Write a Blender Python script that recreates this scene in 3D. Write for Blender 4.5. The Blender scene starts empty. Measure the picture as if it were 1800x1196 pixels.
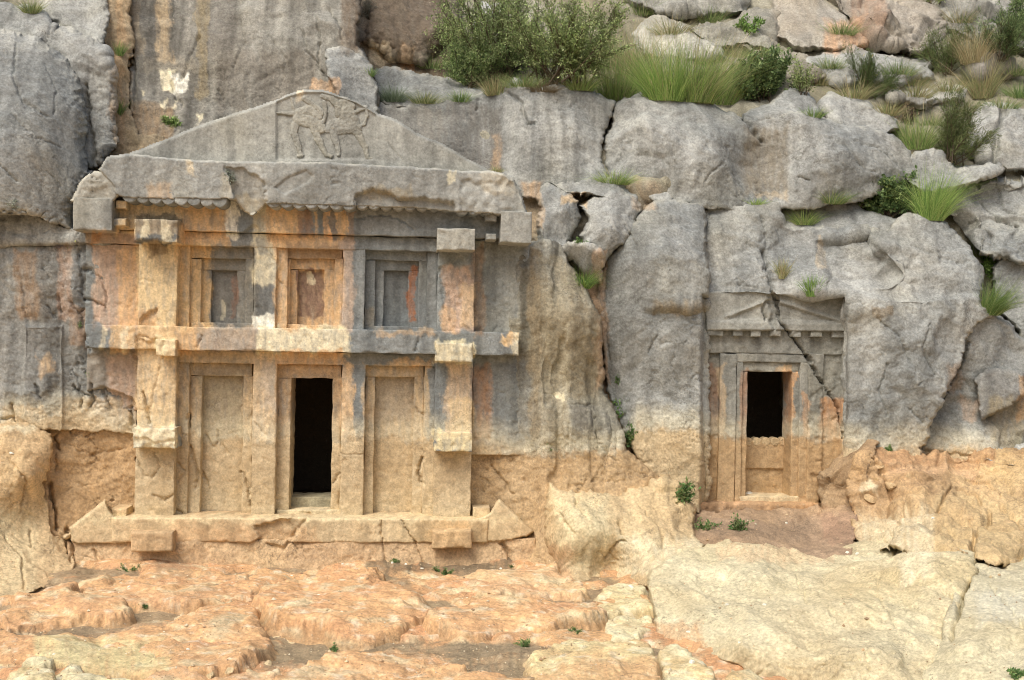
import bpy, math
import numpy as np
from mathutils import Matrix, Vector

# ------------------------------------------------------------------ camera, sky, sun, exposure
scene = bpy.context.scene
W, H, F = 1800.0, 1196.0, 2000.0           # picture frame in photo pixels, focal length in the same unit
CX, CY = W / 2, H / 2
CAM = np.array([0.0, -14.0, 2.68])
ROLL = math.radians(1.06)
CR, SR = math.cos(ROLL), math.sin(ROLL)

cam_data = bpy.data.cameras.new('camera')
cam_data.sensor_width = 36.0
cam_data.lens = F / W * 36.0
cam_data.clip_end = 500.0
cam = bpy.data.objects.new('camera', cam_data)
scene.collection.objects.link(cam)
cam.matrix_world = Matrix(((CR, -SR, 0, CAM[0]), (0, 0, -1, CAM[1]), (SR, CR, 0, CAM[2]), (0, 0, 0, 1)))
scene.camera = cam
scene.cycles.filter_width = 1.0
scene.cycles.use_denoising = True

SUN_EL, SUN_AZ = 52.0, 212.0                # azimuth measured clockwise from +Y (behind the cliff)
world = bpy.data.worlds.new('World')
scene.world = world
world.use_nodes = True
wn = world.node_tree
sky = wn.nodes.new('ShaderNodeTexSky')
sky.sky_type = 'NISHITA'
sky.sun_disc = False
sky.sun_elevation = math.radians(SUN_EL)
sky.sun_rotation = math.radians(SUN_AZ)
sky.air_density = 1.0
sky.dust_density = 6.0
sky.ozone_density = 0.6
bg = wn.nodes['Background']
bg.inputs['Strength'].default_value = 0.095
wn.links.new(sky.outputs[0], bg.inputs['Color'])

sun_data = bpy.data.lights.new('sun', 'SUN')
sun_data.energy = 1.5
sun_data.angle = math.radians(34)
sun_data.color = (1.0, 0.965, 0.90)
sun = bpy.data.objects.new('sun', sun_data)
scene.collection.objects.link(sun)
el, az = math.radians(SUN_EL), math.radians(SUN_AZ)
sdir = Vector((math.sin(az) * math.cos(el), math.cos(az) * math.cos(el), math.sin(el)))
sun.rotation_euler = sdir.to_track_quat('Z', 'Y').to_euler()
sun.location = (-6, -18, 16)

vs = scene.view_settings
vs.view_transform = 'Standard'
vs.look = 'None'
vs.gamma = 1.0
vs.use_curve_mapping = False
vs.exposure = 0.52

# ------------------------------------------------------------------ numpy helpers: noise, projection
rs = np.random.RandomState(11)
PERM = rs.permutation(512).astype(np.int64)
PERM = np.concatenate([PERM, PERM])
ang = rs.rand(512) * 2 * np.pi
GX, GY = np.cos(ang).astype(np.float32), np.sin(ang).astype(np.float32)
RND = rs.rand(512, 4).astype(np.float32)


def perlin(x, y, seed=0):
    x = np.asarray(x, np.float32); y = np.asarray(y, np.float32)
    fx, fy = np.floor(x), np.floor(y)
    xi = (fx.astype(np.int64) + seed * 37) & 511
    yi = (fy.astype(np.int64) + seed * 91) & 511
    x = x - fx; y = y - fy
    u = x * x * x * (x * (x * 6 - 15) + 10); v = y * y * y * (y * (y * 6 - 15) + 10)
    x1 = (xi + 1) & 511; y1 = (yi + 1) & 511
    a = PERM[xi]; b = PERM[x1]
    h = PERM[(a + yi) & 511]; n00 = GX[h] * x + GY[h] * y
    h = PERM[(b + yi) & 511]; n10 = GX[h] * (x - 1) + GY[h] * y
    h = PERM[(a + y1) & 511]; n01 = GX[h] * x + GY[h] * (y - 1)
    h = PERM[(b + y1) & 511]; n11 = GX[h] * (x - 1) + GY[h] * (y - 1)
    nx0 = n00 + u * (n10 - n00); nx1 = n01 + u * (n11 - n01)
    return (nx0 + v * (nx1 - nx0)) * 1.5


def fbm(x, y, octv=4, seed=0, gain=0.5):
    s = 0.0; a = 1.0; f = 1.0
    for i in range(octv):
        s = s + a * perlin(x * f + i * 17.3, y * f - i * 9.1, seed + i)
        a *= gain; f *= 2.03
    return s


def cells(x, y, seed=0):
    """nearest cell of a jittered grid: returns F1, F2, cell id, offset to its centre"""
    fx, fy = np.floor(x).astype(np.int64), np.floor(y).astype(np.int64)
    f1 = np.full(x.shape, 9.0, np.float32); f2 = f1.copy()
    cid = np.zeros(x.shape, np.int64); ox = np.zeros(x.shape, np.float32); oy = ox.copy()
    for dx in (-1, 0, 1):
        for dy in (-1, 0, 1):
            h = PERM[(PERM[(fx + dx + seed * 31) & 511] + fy + dy) & 511]
            px = x - (fx + dx + RND[h, 0]); py = y - (fy + dy + RND[h, 1])
            d = np.sqrt(px * px + py * py)
            c = d < f1
            f2 = np.where(c, f1, np.minimum(f2, d))
            f1 = np.where(c, d, f1); cid = np.where(c, h, cid)
            ox = np.where(c, px, ox); oy = np.where(c, py, oy)
    return f1, f2, cid, ox, oy


def sstep(a, b, x):
    t = np.clip((x - a) / (b - a), 0, 1)
    return t * t * (3 - 2 * t)


def ray(px, py):
    dx = np.asarray(px, float) - CX; dy = np.asarray(py, float) - CY
    a = dx * CR + dy * SR; b = dx * SR - dy * CR
    return a / F, b / F


def at(px, py, Y):
    a, b = ray(px, py)
    t = np.asarray(Y, float) - CAM[1]
    return np.stack([a * t + CAM[0], np.asarray(Y, float) + 0 * a, b * t + CAM[2]], -1)


def at_z(px, py, z):
    a, b = ray(px, py)
    t = (z - CAM[2]) / b
    return np.stack([a * t, t + CAM[1], z + 0 * t], -1)


def project(P):
    t = P[..., 1] - CAM[1]
    a = P[..., 0] * F / t; b = (P[..., 2] - CAM[2]) * F / t
    return a * CR + b * SR + CX, a * SR - b * CR + CY


TH = math.radians(5.0)
EU = np.array([math.cos(TH), math.sin(TH), 0.0])
EW = np.array([math.sin(TH), -math.cos(TH), 0.0])
EV = np.array([0.0, 0.0, 1.0])


def pix_uv(px, py, w):
    a, b = ray(px, py)
    t = (w - CAM @ EW) / (a * EW[0] + EW[1])
    x = a * t; y = t + CAM[1]; z = b * t + CAM[2]
    return x * EU[0] + y * EU[1], z


def pix_facade(px, py, w):
    """point on the facade plane moved w towards the viewer"""
    a, b = ray(px, py)
    t = (w - CAM @ EW) / (a * EW[0] + EW[1])
    return np.stack([a * t, t + CAM[1], b * t + CAM[2]], -1)


def seg_dist(x, y, pts, closed=False):
    d = np.full(np.shape(x), 1e9)
    n = len(pts)
    for i in range(n if closed else n - 1):
        x0, y0 = pts[i][:2]; x1, y1 = pts[(i + 1) % n][:2]
        dx, dy = x1 - x0, y1 - y0
        t = np.clip(((x - x0) * dx + (y - y0) * dy) / (dx * dx + dy * dy + 1e-9), 0, 1)
        d = np.minimum(d, np.hypot(x - x0 - t * dx, y - y0 - t * dy))
    return d


def poly_sdf(x, y, pts):
    """signed distance, positive inside"""
    d = seg_dist(x, y, pts, True)
    ins = np.zeros(np.shape(x), bool)
    n = len(pts)
    for i in range(n):
        x0, y0 = pts[i]; x1, y1 = pts[(i + 1) % n]
        if y0 == y1:
            continue
        c = ((y0 > y) != (y1 > y)) & (x < (x1 - x0) * (y - y0) / (y1 - y0) + x0)
        ins ^= c
    return np.where(ins, d, -d)


def tps(ctl):
    """thin plate surface through (px, py, value)"""
    c = np.array(ctl, float)
    x, y, v = c[:, 0] / 100, c[:, 1] / 100, c[:, 2]
    n = len(c)

    def k(r2):
        return np.where(r2 > 1e-9, 0.5 * r2 * np.log(r2 + 1e-12), 0)
    A = np.zeros((n + 3, n + 3))
    A[:n, :n] = k((x[:, None] - x) ** 2 + (y[:, None] - y) ** 2) + 0.02 * np.eye(n)
    A[:n, n] = 1; A[:n, n + 1] = x; A[:n, n + 2] = y
    A[n:, :n] = A[:n, n:].T
    A[n:, n:] -= 1e-6 * np.eye(3)
    w = np.linalg.solve(A, np.concatenate([v, [0, 0, 0]]))

    def f(px, py):
        X, Y = px / 100, py / 100
        s = w[n] + w[n + 1] * X + w[n + 2] * Y
        for i in range(n):
            s = s + w[i] * k((X - x[i]) ** 2 + (Y - y[i]) ** 2)
        return s
    return f


def S(r, g, b):
    def f(c):
        c /= 255.0
        return c / 12.92 if c < 0.04045 else ((c + 0.055) / 1.055) ** 2.4
    c = np.array([f(r), f(g), f(b)])
    l = c @ np.array([.25, .65, .10])
    sat = (c.max() - c.min()) / c.max()
    k = min(1, sat * 1.6)
    return (l + (c - l) * (.84 - .10 * k)) * np.array([.965 - .02 * k, 1.0, 1.02 - .075 * k])           # albedo is a little duller than the colour seen in the warm bounce light


# ------------------------------------------------------------------ materials
def new_mat(name):
    m = bpy.data.materials.new(name); m.use_nodes = True
    return m, m.node_tree, m.node_tree.nodes['Principled BSDF']


def N(nt, kind, **kw):
    n = nt.nodes.new(kind)
    for k, v in kw.items():
        if k in n.inputs:
            n.inputs[k].default_value = v
        else:
            setattr(n, k, v)
    return n


def stone_material(name, scale=1.0, bump=1.0, speck=1.0):
    m, nt, bs = new_mat(name)
    L = nt.links.new
    geo = N(nt, 'ShaderNodeNewGeometry')
    att = N(nt, 'ShaderNodeAttribute', attribute_name='tint')
    n1 = N(nt, 'ShaderNodeTexNoise', Scale=9.0 * scale, Detail=9.0, Roughness=0.68)
    n2 = N(nt, 'ShaderNodeTexNoise', Scale=36.0 * scale, Detail=5.0, Roughness=0.72)
    n3 = N(nt, 'ShaderNodeTexNoise', Scale=27.0 * scale, Detail=5.0, Roughness=0.66)
    vo = N(nt, 'ShaderNodeTexVoronoi', Scale=22.0 * scale)
    for n in (n1, n2, n3, vo):
        L(geo.outputs['Position'], n.inputs['Vector'])
    # tone mottling
    r1 = N(nt, 'ShaderNodeMapRange'); r1.inputs['From Min'].default_value = 0.28; r1.inputs['From Max'].default_value = 0.72
    r1.inputs['To Min'].default_value = 1 - 0.15 * speck; r1.inputs['To Max'].default_value = 1 + 0.13 * speck
    L(n1.outputs['Fac'], r1.inputs['Value'])
    r2 = N(nt, 'ShaderNodeMapRange'); r2.inputs['From Min'].default_value = 0.32; r2.inputs['From Max'].default_value = 0.68
    r2.inputs['To Min'].default_value = 1 - 0.34 * speck; r2.inputs['To Max'].default_value = 1 + 0.30 * speck
    L(n2.outputs['Fac'], r2.inputs['Value'])
    mu = N(nt, 'ShaderNodeMath', operation='MULTIPLY'); L(r1.outputs[0], mu.inputs[0]); L(r2.outputs[0], mu.inputs[1])
    vm = N(nt, 'ShaderNodeVectorMath', operation='SCALE'); L(att.outputs['Color'], vm.inputs[0]); L(mu.outputs[0], vm.inputs['Scale'])
    # pale lichen flecks and dark pits in the stone
    rp = N(nt, 'ShaderNodeMapRange'); rp.inputs['From Min'].default_value = 0.62; rp.inputs['From Max'].default_value = 0.72
    rp.inputs['To Max'].default_value = 0.42 * speck
    L(n3.outputs['Fac'], rp.inputs['Value'])
    mx = N(nt, 'ShaderNodeMix', data_type='RGBA'); mx.inputs['B'].default_value = (0.62, 0.58, 0.49, 1)
    L(rp.outputs[0], mx.inputs['Factor']); L(vm.outputs[0], mx.inputs['A'])
    rd = N(nt, 'ShaderNodeMapRange'); rd.inputs['From Min'].default_value = 0.36; rd.inputs['From Max'].default_value = 0.28
    rd.inputs['To Max'].default_value = 0.55 * speck
    L(n3.outputs['Fac'], rd.inputs['Value'])
    mx2 = N(nt, 'ShaderNodeMix', data_type='RGBA'); mx2.inputs['B'].default_value = (0.07, 0.06, 0.05, 1)
    L(rd.outputs[0], mx2.inputs['Factor']); L(mx.outputs['Result'], mx2.inputs['A'])
    # dirt-filled hairline veins
    n4 = N(nt, 'ShaderNodeTexNoise', Scale=2.6 * scale, Detail=7.0, Roughness=0.62)
    n5 = N(nt, 'ShaderNodeTexNoise', Scale=1.7 * scale, Detail=2.0)
    L(geo.outputs['Position'], n4.inputs['Vector']); L(geo.outputs['Position'], n5.inputs['Vector'])
    sb = N(nt, 'ShaderNodeMath', operation='SUBTRACT'); sb.inputs[1].default_value = 0.5; L(n4.outputs['Fac'], sb.inputs[0])
    ab = N(nt, 'ShaderNodeMath', operation='ABSOLUTE'); L(sb.outputs[0], ab.inputs[0])
    rv = N(nt, 'ShaderNodeMapRange'); rv.inputs['From Min'].default_value = 0.007; rv.inputs['From Max'].default_value = 0.001
    L(ab.outputs[0], rv.inputs['Value'])
    rg = N(nt, 'ShaderNodeMapRange'); rg.inputs['From Min'].default_value = 0.48; rg.inputs['From Max'].default_value = 0.62; rg.inputs['To Max'].default_value = 0.7 * speck
    L(n5.outputs['Fac'], rg.inputs['Value'])
    vv = N(nt, 'ShaderNodeMath', operation='MULTIPLY'); L(rv.outputs[0], vv.inputs[0]); L(rg.outputs[0], vv.inputs[1])
    mx3 = N(nt, 'ShaderNodeMix', data_type='RGBA'); mx3.inputs['B'].default_value = (0.06, 0.05, 0.04, 1)
    L(vv.outputs[0], mx3.inputs['Factor']); L(mx2.outputs['Result'], mx3.inputs['A'])
    L(mx3.outputs['Result'], bs.inputs['Base Color'])
    bs.inputs['Roughness'].default_value = 0.92
    bs.inputs['Specular IOR Level'].default_value = 0.25
    # relief
    a = N(nt, 'ShaderNodeMath', operation='MULTIPLY_ADD'); a.inputs[1].default_value = 0.3
    L(n1.outputs['Fac'], a.inputs[0]); L(n2.outputs['Fac'], a.inputs[2])
    b = N(nt, 'ShaderNodeMath', operation='MULTIPLY_ADD'); b.inputs[1].default_value = 0.35
    L(vo.outputs['Distance'], b.inputs[0]); L(a.outputs[0], b.inputs[2])
    bp = N(nt, 'ShaderNodeBump'); bp.inputs['Distance'].default_value = 0.024
    rb = N(nt, 'ShaderNodeMapRange'); rb.inputs['From Min'].default_value = 0.35; rb.inputs['From Max'].default_value = 0.65
    rb.inputs['To Min'].default_value = 0.18 * bump; rb.inputs['To Max'].default_value = 0.60 * bump
    L(n5.outputs['Fac'], rb.inputs['Value']); L(rb.outputs[0], bp.inputs['Strength'])
    L(b.outputs[0], bp.inputs['Height']); L(bp.outputs['Normal'], bs.inputs['Normal'])
    return m


def leaf_material(name, trans=0.35):
    m, nt, bs = new_mat(name)
    att = N(nt, 'ShaderNodeAttribute', attribute_name='tint')
    tr = N(nt, 'ShaderNodeBsdfTranslucent')
    mix = N(nt, 'ShaderNodeMixShader'); mix.inputs[0].default_value = trans
    nt.links.new(att.outputs['Color'], bs.inputs['Base Color'])
    nt.links.new(att.outputs['Color'], tr.inputs['Color'])
    bs.inputs['Roughness'].default_value = 0.6
    bs.inputs['Specular IOR Level'].default_value = 0.25
    nt.links.new(bs.outputs[0], mix.inputs[1]); nt.links.new(tr.outputs[0], mix.inputs[2])
    nt.links.new(mix.outputs[0], nt.nodes['Material Output'].inputs[0])
    return m


M_ROCK = stone_material('weathered_limestone', 1.0, 1.0, .82)
M_CARVED = stone_material('carved_limestone', 1.1, 0.55, 0.62)
M_EARTH = stone_material('earth_and_rock', 1.4, 1.2, 0.9)
M_LEAF = leaf_material('leaves')

# ------------------------------------------------------------------ mesh helpers
COL = scene.collection


def make_mesh(name, V, quads=None, tris=None, tint=None, mat=None, smooth=True):
    me = bpy.data.meshes.new(name)
    V = np.ascontiguousarray(V, np.float32)
    nq = 0 if quads is None else len(quads); nt_ = 0 if tris is None else len(tris)
    idx = []
    if nq: idx.append(np.asarray(quads).ravel())
    if nt_: idx.append(np.asarray(tris).ravel())
    idx = np.concatenate(idx).astype(np.int32)
    me.vertices.add(len(V)); me.vertices.foreach_set('co', V.ravel())
    me.loops.add(len(idx)); me.loops.foreach_set('vertex_index', idx)
    me.polygons.add(nq + nt_)
    starts = np.concatenate([np.arange(nq) * 4, nq * 4 + np.arange(nt_) * 3]).astype(np.int32)
    me.polygons.foreach_set('loop_start', starts)
    me.polygons.foreach_set('use_smooth', np.full(nq + nt_, smooth))
    me.update(calc_edges=True)
    if tint is not None:
        at_ = me.color_attributes.new('tint', 'FLOAT_COLOR', 'POINT')
        c = np.ones((len(V), 4), np.float32); c[:, :3] = tint
        at_.data.foreach_set('color', c.ravel())
    if mat is not None:
        me.materials.append(mat)
    return me


def tag(o, label=None, category=None, group=None, kind=None):
    if label: o['label'] = label
    if category: o['category'] = category
    if group: o['group'] = group
    if kind: o['kind'] = kind
    return o


def link(name, me, parent=None, loc=None):
    o = bpy.data.objects.new(name, me)
    COL.objects.link(o)
    if loc is not None: o.location = loc
    if parent is not None: o.parent = parent
    return o


def put(name, V, quads=None, tris=None, tint=None, mat=None, parent=None, smooth=True):
    """V in world space; a child keeps its parent's origin, a top-level mesh gets its own at its base"""
    if parent is not None:
        root = parent
        while root.parent is not None: root = root.parent
        o0 = np.array(root.location)
        return link(name, make_mesh(name, V - o0, quads, tris, tint, mat, smooth), parent)
    o0 = np.array([V[:, 0].mean(), V[:, 1].mean(), V[:, 2].min()])
    return link(name, make_mesh(name, V - o0, quads, tris, tint, mat, smooth), None, o0)


def empty(name, loc):
    o = bpy.data.objects.new(name, None)
    o.empty_display_size = 0.3
    COL.objects.link(o); o.location = loc
    return o


def grid_faces(nr, nc, keep=None, flip=False):
    i = np.arange(nr * nc).reshape(nr, nc)
    q = np.stack([i[:-1, :-1], i[1:, :-1], i[1:, 1:], i[:-1, 1:]], -1)
    if flip: q = q[..., ::-1]
    q = q.reshape(-1, 4)
    if keep is not None:
        q = q[keep.ravel()[q].all(1)]
    return q


def compact(V, q, *attrs):
    used = np.zeros(len(V), bool); used[q.ravel()] = True
    re = np.cumsum(used) - 1
    return (V[used], re[q]) + tuple(a[used] for a in attrs)


# ------------------------------------------------------------------ colours of the stone
GREY = S(164, 163, 157); GREY2 = S(134, 136, 133); BLUEGREY = S(130, 135, 135); DARK = S(98, 95, 90)
BROWN = S(140, 118, 94); TAN = S(216, 189, 148); TAN2 = S(188, 146, 98); ORANGE = S(234, 182, 120); DEEP = S(206, 146, 90)
CREAM = S(240, 222, 184); WHITE = S(246, 238, 220); PINK = S(212, 172, 146); PALE = S(224, 208, 172); EARTH = S(150, 124, 96)
SALMON = S(230, 170, 112); RUST = S(168, 108, 72)

# where the old soil stood: the stone below this line is buff, above it weathered grey
SOIL_X = [-200, 0, 60, 130, 240, 540, 835, 870, 930, 1000, 1100, 1120, 1230, 1260, 1480, 1540, 1620, 1700, 1730, 2000]
SOIL_Y = [742, 742, 735, 722, 768, 772, 770, 778, 800, 798, 792, 752, 756, 772, 772, 792, 782, 786, 800, 800]

# stains: soft patches of real colour in the stone, plus a painted shadow below a beam stub (x0, y0, x1, y1, colour, strength, softness)
STAIN_SHADE_TOMB = [
    (150, 405, 242, 440, S(176, 140, 100), .6, 10), (162, 411, 180, 436, DEEP, .8, 5), (178, 411, 240, 436, PINK, .6, 8),
    (146, 432, 165, 580, BLUEGREY, .9, 5), (165, 432, 245, 580, PINK, .85, 8), (207, 432, 245, 580, ORANGE, .8, 7),
    (205, 350, 318, 412, S(236, 198, 146), .95, 8), (313, 356, 402, 434, ORANGE, .9, 8), (396, 356, 420, 416, WHITE, .9, 5),
    (420, 360, 446, 416, BLUEGREY, .8, 5), (446, 350, 470, 430, CREAM, .6, 7),
    (466, 352, 530, 436, ORANGE, .95, 8), (526, 356, 545, 425, S(170, 128, 100), .8, 4), (549, 360, 558, 420, ORANGE, .8, 3),
    (560, 360, 571, 425, BLUEGREY, .7, 3), (572, 360, 583, 423, S(244, 184, 120), .9, 3), (584, 360, 594, 425, S(150, 128, 112), .7, 3),
    (595, 360, 607, 420, ORANGE, .9, 3), (608, 360, 622, 430, S(170, 132, 104), .7, 4),
    (236, 380, 316, 428, DARK, .75, 4), (250, 388, 262, 420, CREAM, .7, 4), (285, 388, 300, 424, CREAM, .6, 5),
    (240, 428, 313, 620, S(236, 200, 144), 1, 5), (240, 545, 276, 605, DEEP, .55, 10), (262, 426, 292, 448, S(120, 96, 74), .8, 7),  # last patch paints the shadow below the left beam stub into the colour
    (311, 430, 374, 582, S(232, 186, 122), .97, 8), (372, 430, 452, 582, S(150, 138, 120), .65, 10), (372, 476, 418, 574, S(124, 120, 114), .7, 5),
    (406, 490, 416, 560, RUST, .5, 4), (388, 530, 396, 560, CREAM, .6, 3),
    (444, 424, 488, 505, CREAM, .75, 8), (450, 424, 474, 446, BLUEGREY, .6, 7), (446, 505, 486, 552, DARK, .7, 7), (442, 552, 486, 584, WHITE, .95, 4),
    (484, 418, 604, 582, ORANGE, .85, 9), (500, 430, 605, 460, S(158, 126, 98), .7, 8), (522, 474, 570, 560, S(146, 112, 96), .95, 5),
    (540, 482, 552, 500, CREAM, .8, 3), (600, 420, 622, 582, S(200, 168, 146), .8, 6),
    (717, 470, 733, 565, S(168, 104, 66), .9, 3), (640, 540, 660, 580, S(160, 140, 112), .5, 6),
    (778, 470, 832, 580, PINK, .85, 9), (810, 500, 834, 575, S(232, 190, 138), .7, 8), (775, 540, 800, 580, ORANGE, .5, 7),
    (834, 432, 852, 590, S(170, 132, 98), .6, 8),
    (150, 572, 178, 620, BLUEGREY, .85, 4), (176, 572, 190, 620, CREAM, .6, 4), (188, 572, 198, 620, BLUEGREY, .6, 4), (198, 572, 312, 620, S(230, 186, 132), .95, 6),
    (213, 575, 222, 615, CREAM, .7, 4), (308, 575, 350, 622, ORANGE, .9, 5), (348, 575, 455, 626, S(192, 166, 142), .85, 6), (376, 580, 386, 622, S(150, 130, 116), .5, 4),
    (452, 575, 612, 628, S(238, 220, 182), .95, 7), (880, 586, 914, 606, S(236, 190, 130), .85, 5), (904, 590, 914, 626, CREAM, .7, 3), (660, 580, 760, 590, ORANGE, .4, 5),
    (762, 600, 834, 640, S(228, 210, 172), .9, 4),
    (272, 592, 312, 628, S(240, 214, 166), .9, 4), (238, 618, 312, 780, S(232, 194, 142), 1, 5),
    (150, 618, 240, 700, S(150, 140, 128), .5, 10), (190, 625, 240, 720, PINK, .7, 12),
    (311, 618, 446, 770, S(210, 174, 126), .85, 8), (345, 640, 446, 662, S(150, 132, 108), .6, 6), (352, 660, 428, 790, S(178, 162, 132), .8, 10),
    (442, 618, 488, 780, S(222, 186, 142), .92, 6), (460, 640, 486, 720, S(180, 164, 150), .5, 8),
    (484, 618, 602, 660, S(226, 176, 120), .9, 6), (484, 640, 602, 780, S(200, 160, 114), .85, 6), (597, 640, 622, 780, S(226, 182, 132), .9, 6),
    (638, 640, 752, 780, S(208, 174, 130), .9, 8), (656, 660, 728, 740, S(186, 166, 140), .75, 8), (690, 630, 760, 645, ORANGE, .6, 5),
    (782, 640, 832, 770, S(220, 184, 146), .85, 8), (790, 700, 832, 760, S(232, 196, 140), .6, 8), (834, 640, 862, 775, S(186, 134, 92), .75, 10),
    (760, 757, 834, 797, S(236, 212, 160), .95, 4), (230, 750, 310, 795, S(240, 224, 186), .95, 4),
]
STAIN_SMALL = [
    (1228, 640, 1266, 775, S(150, 112, 88), .8, 6), (1262, 640, 1276, 780, S(206, 172, 132), .7, 5),
    (1300, 650, 1314, 775, S(176, 130, 100), .8, 4), (1388, 650, 1396, 780, S(206, 150, 96), .9, 3), (1376, 650, 1391, 790, S(178, 122, 78), .7, 3),
    (1443, 700, 1482, 780, S(206, 142, 84), .85, 9), (1410, 690, 1422, 770, S(206, 150, 100), .6, 4), (1360, 640, 1392, 656, ORANGE, .6, 5),
    (1300, 768, 1384, 826, S(196, 172, 134), .9, 3), (1340, 806, 1365, 820, S(168, 120, 76), .7, 5), (1300, 824, 1384, 874, S(170, 163, 132), .95, 3),
]
STAIN_ROCK = [
    (194, -20, 226, 305, S(206, 160, 108), .6, 10), (228, 180, 310, 260, S(176, 142, 104), .8, 12), (205, -10, 230, 40, S(120, 100, 80), .5, 6),
    (228, -60, 250, 100, S(172, 148, 116), .6, 8), (278, 0, 300, 108, S(206, 172, 128), .75, 7), (250, 100, 340, 125, S(176, 160, 136), .4, 10), (345, -60, 366, 170, S(158, 136, 98), .7, 5),
    (366, -20, 410, 90, S(120, 112, 104), .5, 10), (250, 0, 278, 110, S(112, 106, 98), .5, 8),
    (284, 122, 302, 160, CREAM, .9, 4), (302, 132, 332, 160, WHITE, .9, 5), (246, 152, 254, 164, CREAM, .8, 3), (282, 172, 290, 184, CREAM, .8, 3),
    (306, 170, 312, 184, CREAM, .8, 3), (342, 200, 360, 216, CREAM, .8, 4), (300, 205, 312, 225, CREAM, .6, 3),
    (430, 20, 640, 90, S(160, 156, 146), .4, 20), (380, 90, 560, 200, S(146, 134, 120), .5, 25),
    (545, 138, 596, 168, S(216, 168, 124), .8, 5),
    (670, 185, 885, 300, S(124, 118, 110), .7, 14), (864, 240, 880, 320, S(190, 148, 104), .55, 6), (888, 180, 930, 330, S(180, 176, 166), .4, 14), (740, 190, 780, 300, S(150, 142, 130), .4, 8),
    (600, -60, 790, 90, S(120, 100, 82), .8, 16), (645, 76, 690, 112, S(214, 186, 150), .8, 6), (700, 76, 730, 120, S(206, 160, 112), .5, 9),
    (918, 318, 952, 405, S(206, 160, 112), .7, 10), (985, 338, 1030, 358, S(226, 186, 136), .7, 6), (1112, 345, 1146, 372, S(206, 164, 118), .5, 10),
    (1044, 440, 1068, 680, S(196, 150, 110), .6, 6),
    (1310, 220, 1385, 340, S(132, 118, 98), .7, 20), (1080, 205, 1140, 225, S(206, 202, 190), .3, 8), (1330, 340, 1380, 352, S(206, 172, 124), .4, 6),
    (1450, 36, 1530, 90, S(220, 164, 118), .75, 14), (1494, -30, 1556, 70, S(176, 134, 106), .6, 14), (1360, -40, 1440, 60, S(176, 158, 136), .5, 14),
    (850, 432, 910, 560, BLUEGREY, .6, 14), (914, 440, 932, 790, S(112, 106, 92), .65, 8), (930, 440, 950, 780, S(150, 130, 100), .8, 7), (950, 450, 1000, 780, S(158, 142, 114), .7, 10),
    (1000, 470, 1050, 700, S(150, 134, 108), .7, 12), (975, 690, 990, 705, CREAM, .9, 3), (1004, 714, 1046, 770, S(120, 114, 104), .7, 5), (860, 630, 930, 770, S(132, 132, 126), .6, 16),
    (1150, 530, 1238, 552, S(150, 128, 96), .6, 8), (835, 690, 900, 776, S(216, 176, 128), .55, 16),
    (30, 440, 72, 560, S(182, 148, 118), .75, 8), (68, 430, 106, 560, S(116, 112, 106), .6, 7), (104, 430, 130, 560, S(188, 152, 130), .75, 6), (130, 440, 148, 600, S(112, 114, 114), .7, 5),
    (124, 540, 186, 610, S(196, 156, 126), .6, 8), (64, 628, 92, 660, S(206, 166, 120), .7, 7), (110, 700, 240, 770, S(206, 170, 128), .75, 14), (0, 700, 80, 740, S(152, 142, 122), .5, 10),
    (0, 715, 80, 750, S(206, 164, 114), .7, 8), (1690, 700, 1720, 740, S(200, 160, 128), .5, 8), (1735, 700, 1800, 780, S(150, 132, 100), .7, 12), (1660, 640, 1692, 690, S(170, 136, 106), .5, 6),
    (1528, 540, 1568, 560, S(140, 116, 84), .6, 7), (1436, 420, 1444, 480, S(206, 176, 136), .4, 4), (1790, 660, 1830, 740, S(196, 150, 100), .7, 6),
]


def apply_stains(col, px, py, lst, seed=3):
    if not len(lst): return col
    b0x, b1x, b0y, b1y = px.min(), px.max(), py.min(), py.max()
    wx = px + 7 * fbm(px * .05, py * .022, 3, seed) + 2.5 * perlin(px * .35, py * .2, seed + 5)
    wy = py + 9 * fbm(px * .05, py * .03, 3, seed + 9)
    br = 0.40 * fbm(px * .13, py * .03, 4, seed + 13, .6)
    for x0, y0, x1, y1, c, st, so in lst:
        if x1 < b0x - 20 or x0 > b1x + 20 or y1 < b0y - 20 or y0 > b1y + 20: continue
        m = sstep(-so * .5, so * .5, np.minimum(np.minimum(wx - x0, x1 - wx), np.minimum(wy - y0, y1 - wy)))
        m = np.clip(m * st * np.clip(.88 + br, .25, 1.1), 0, 1)[:, None]
        col = col * (1 - m) + c * m
    return col


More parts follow.
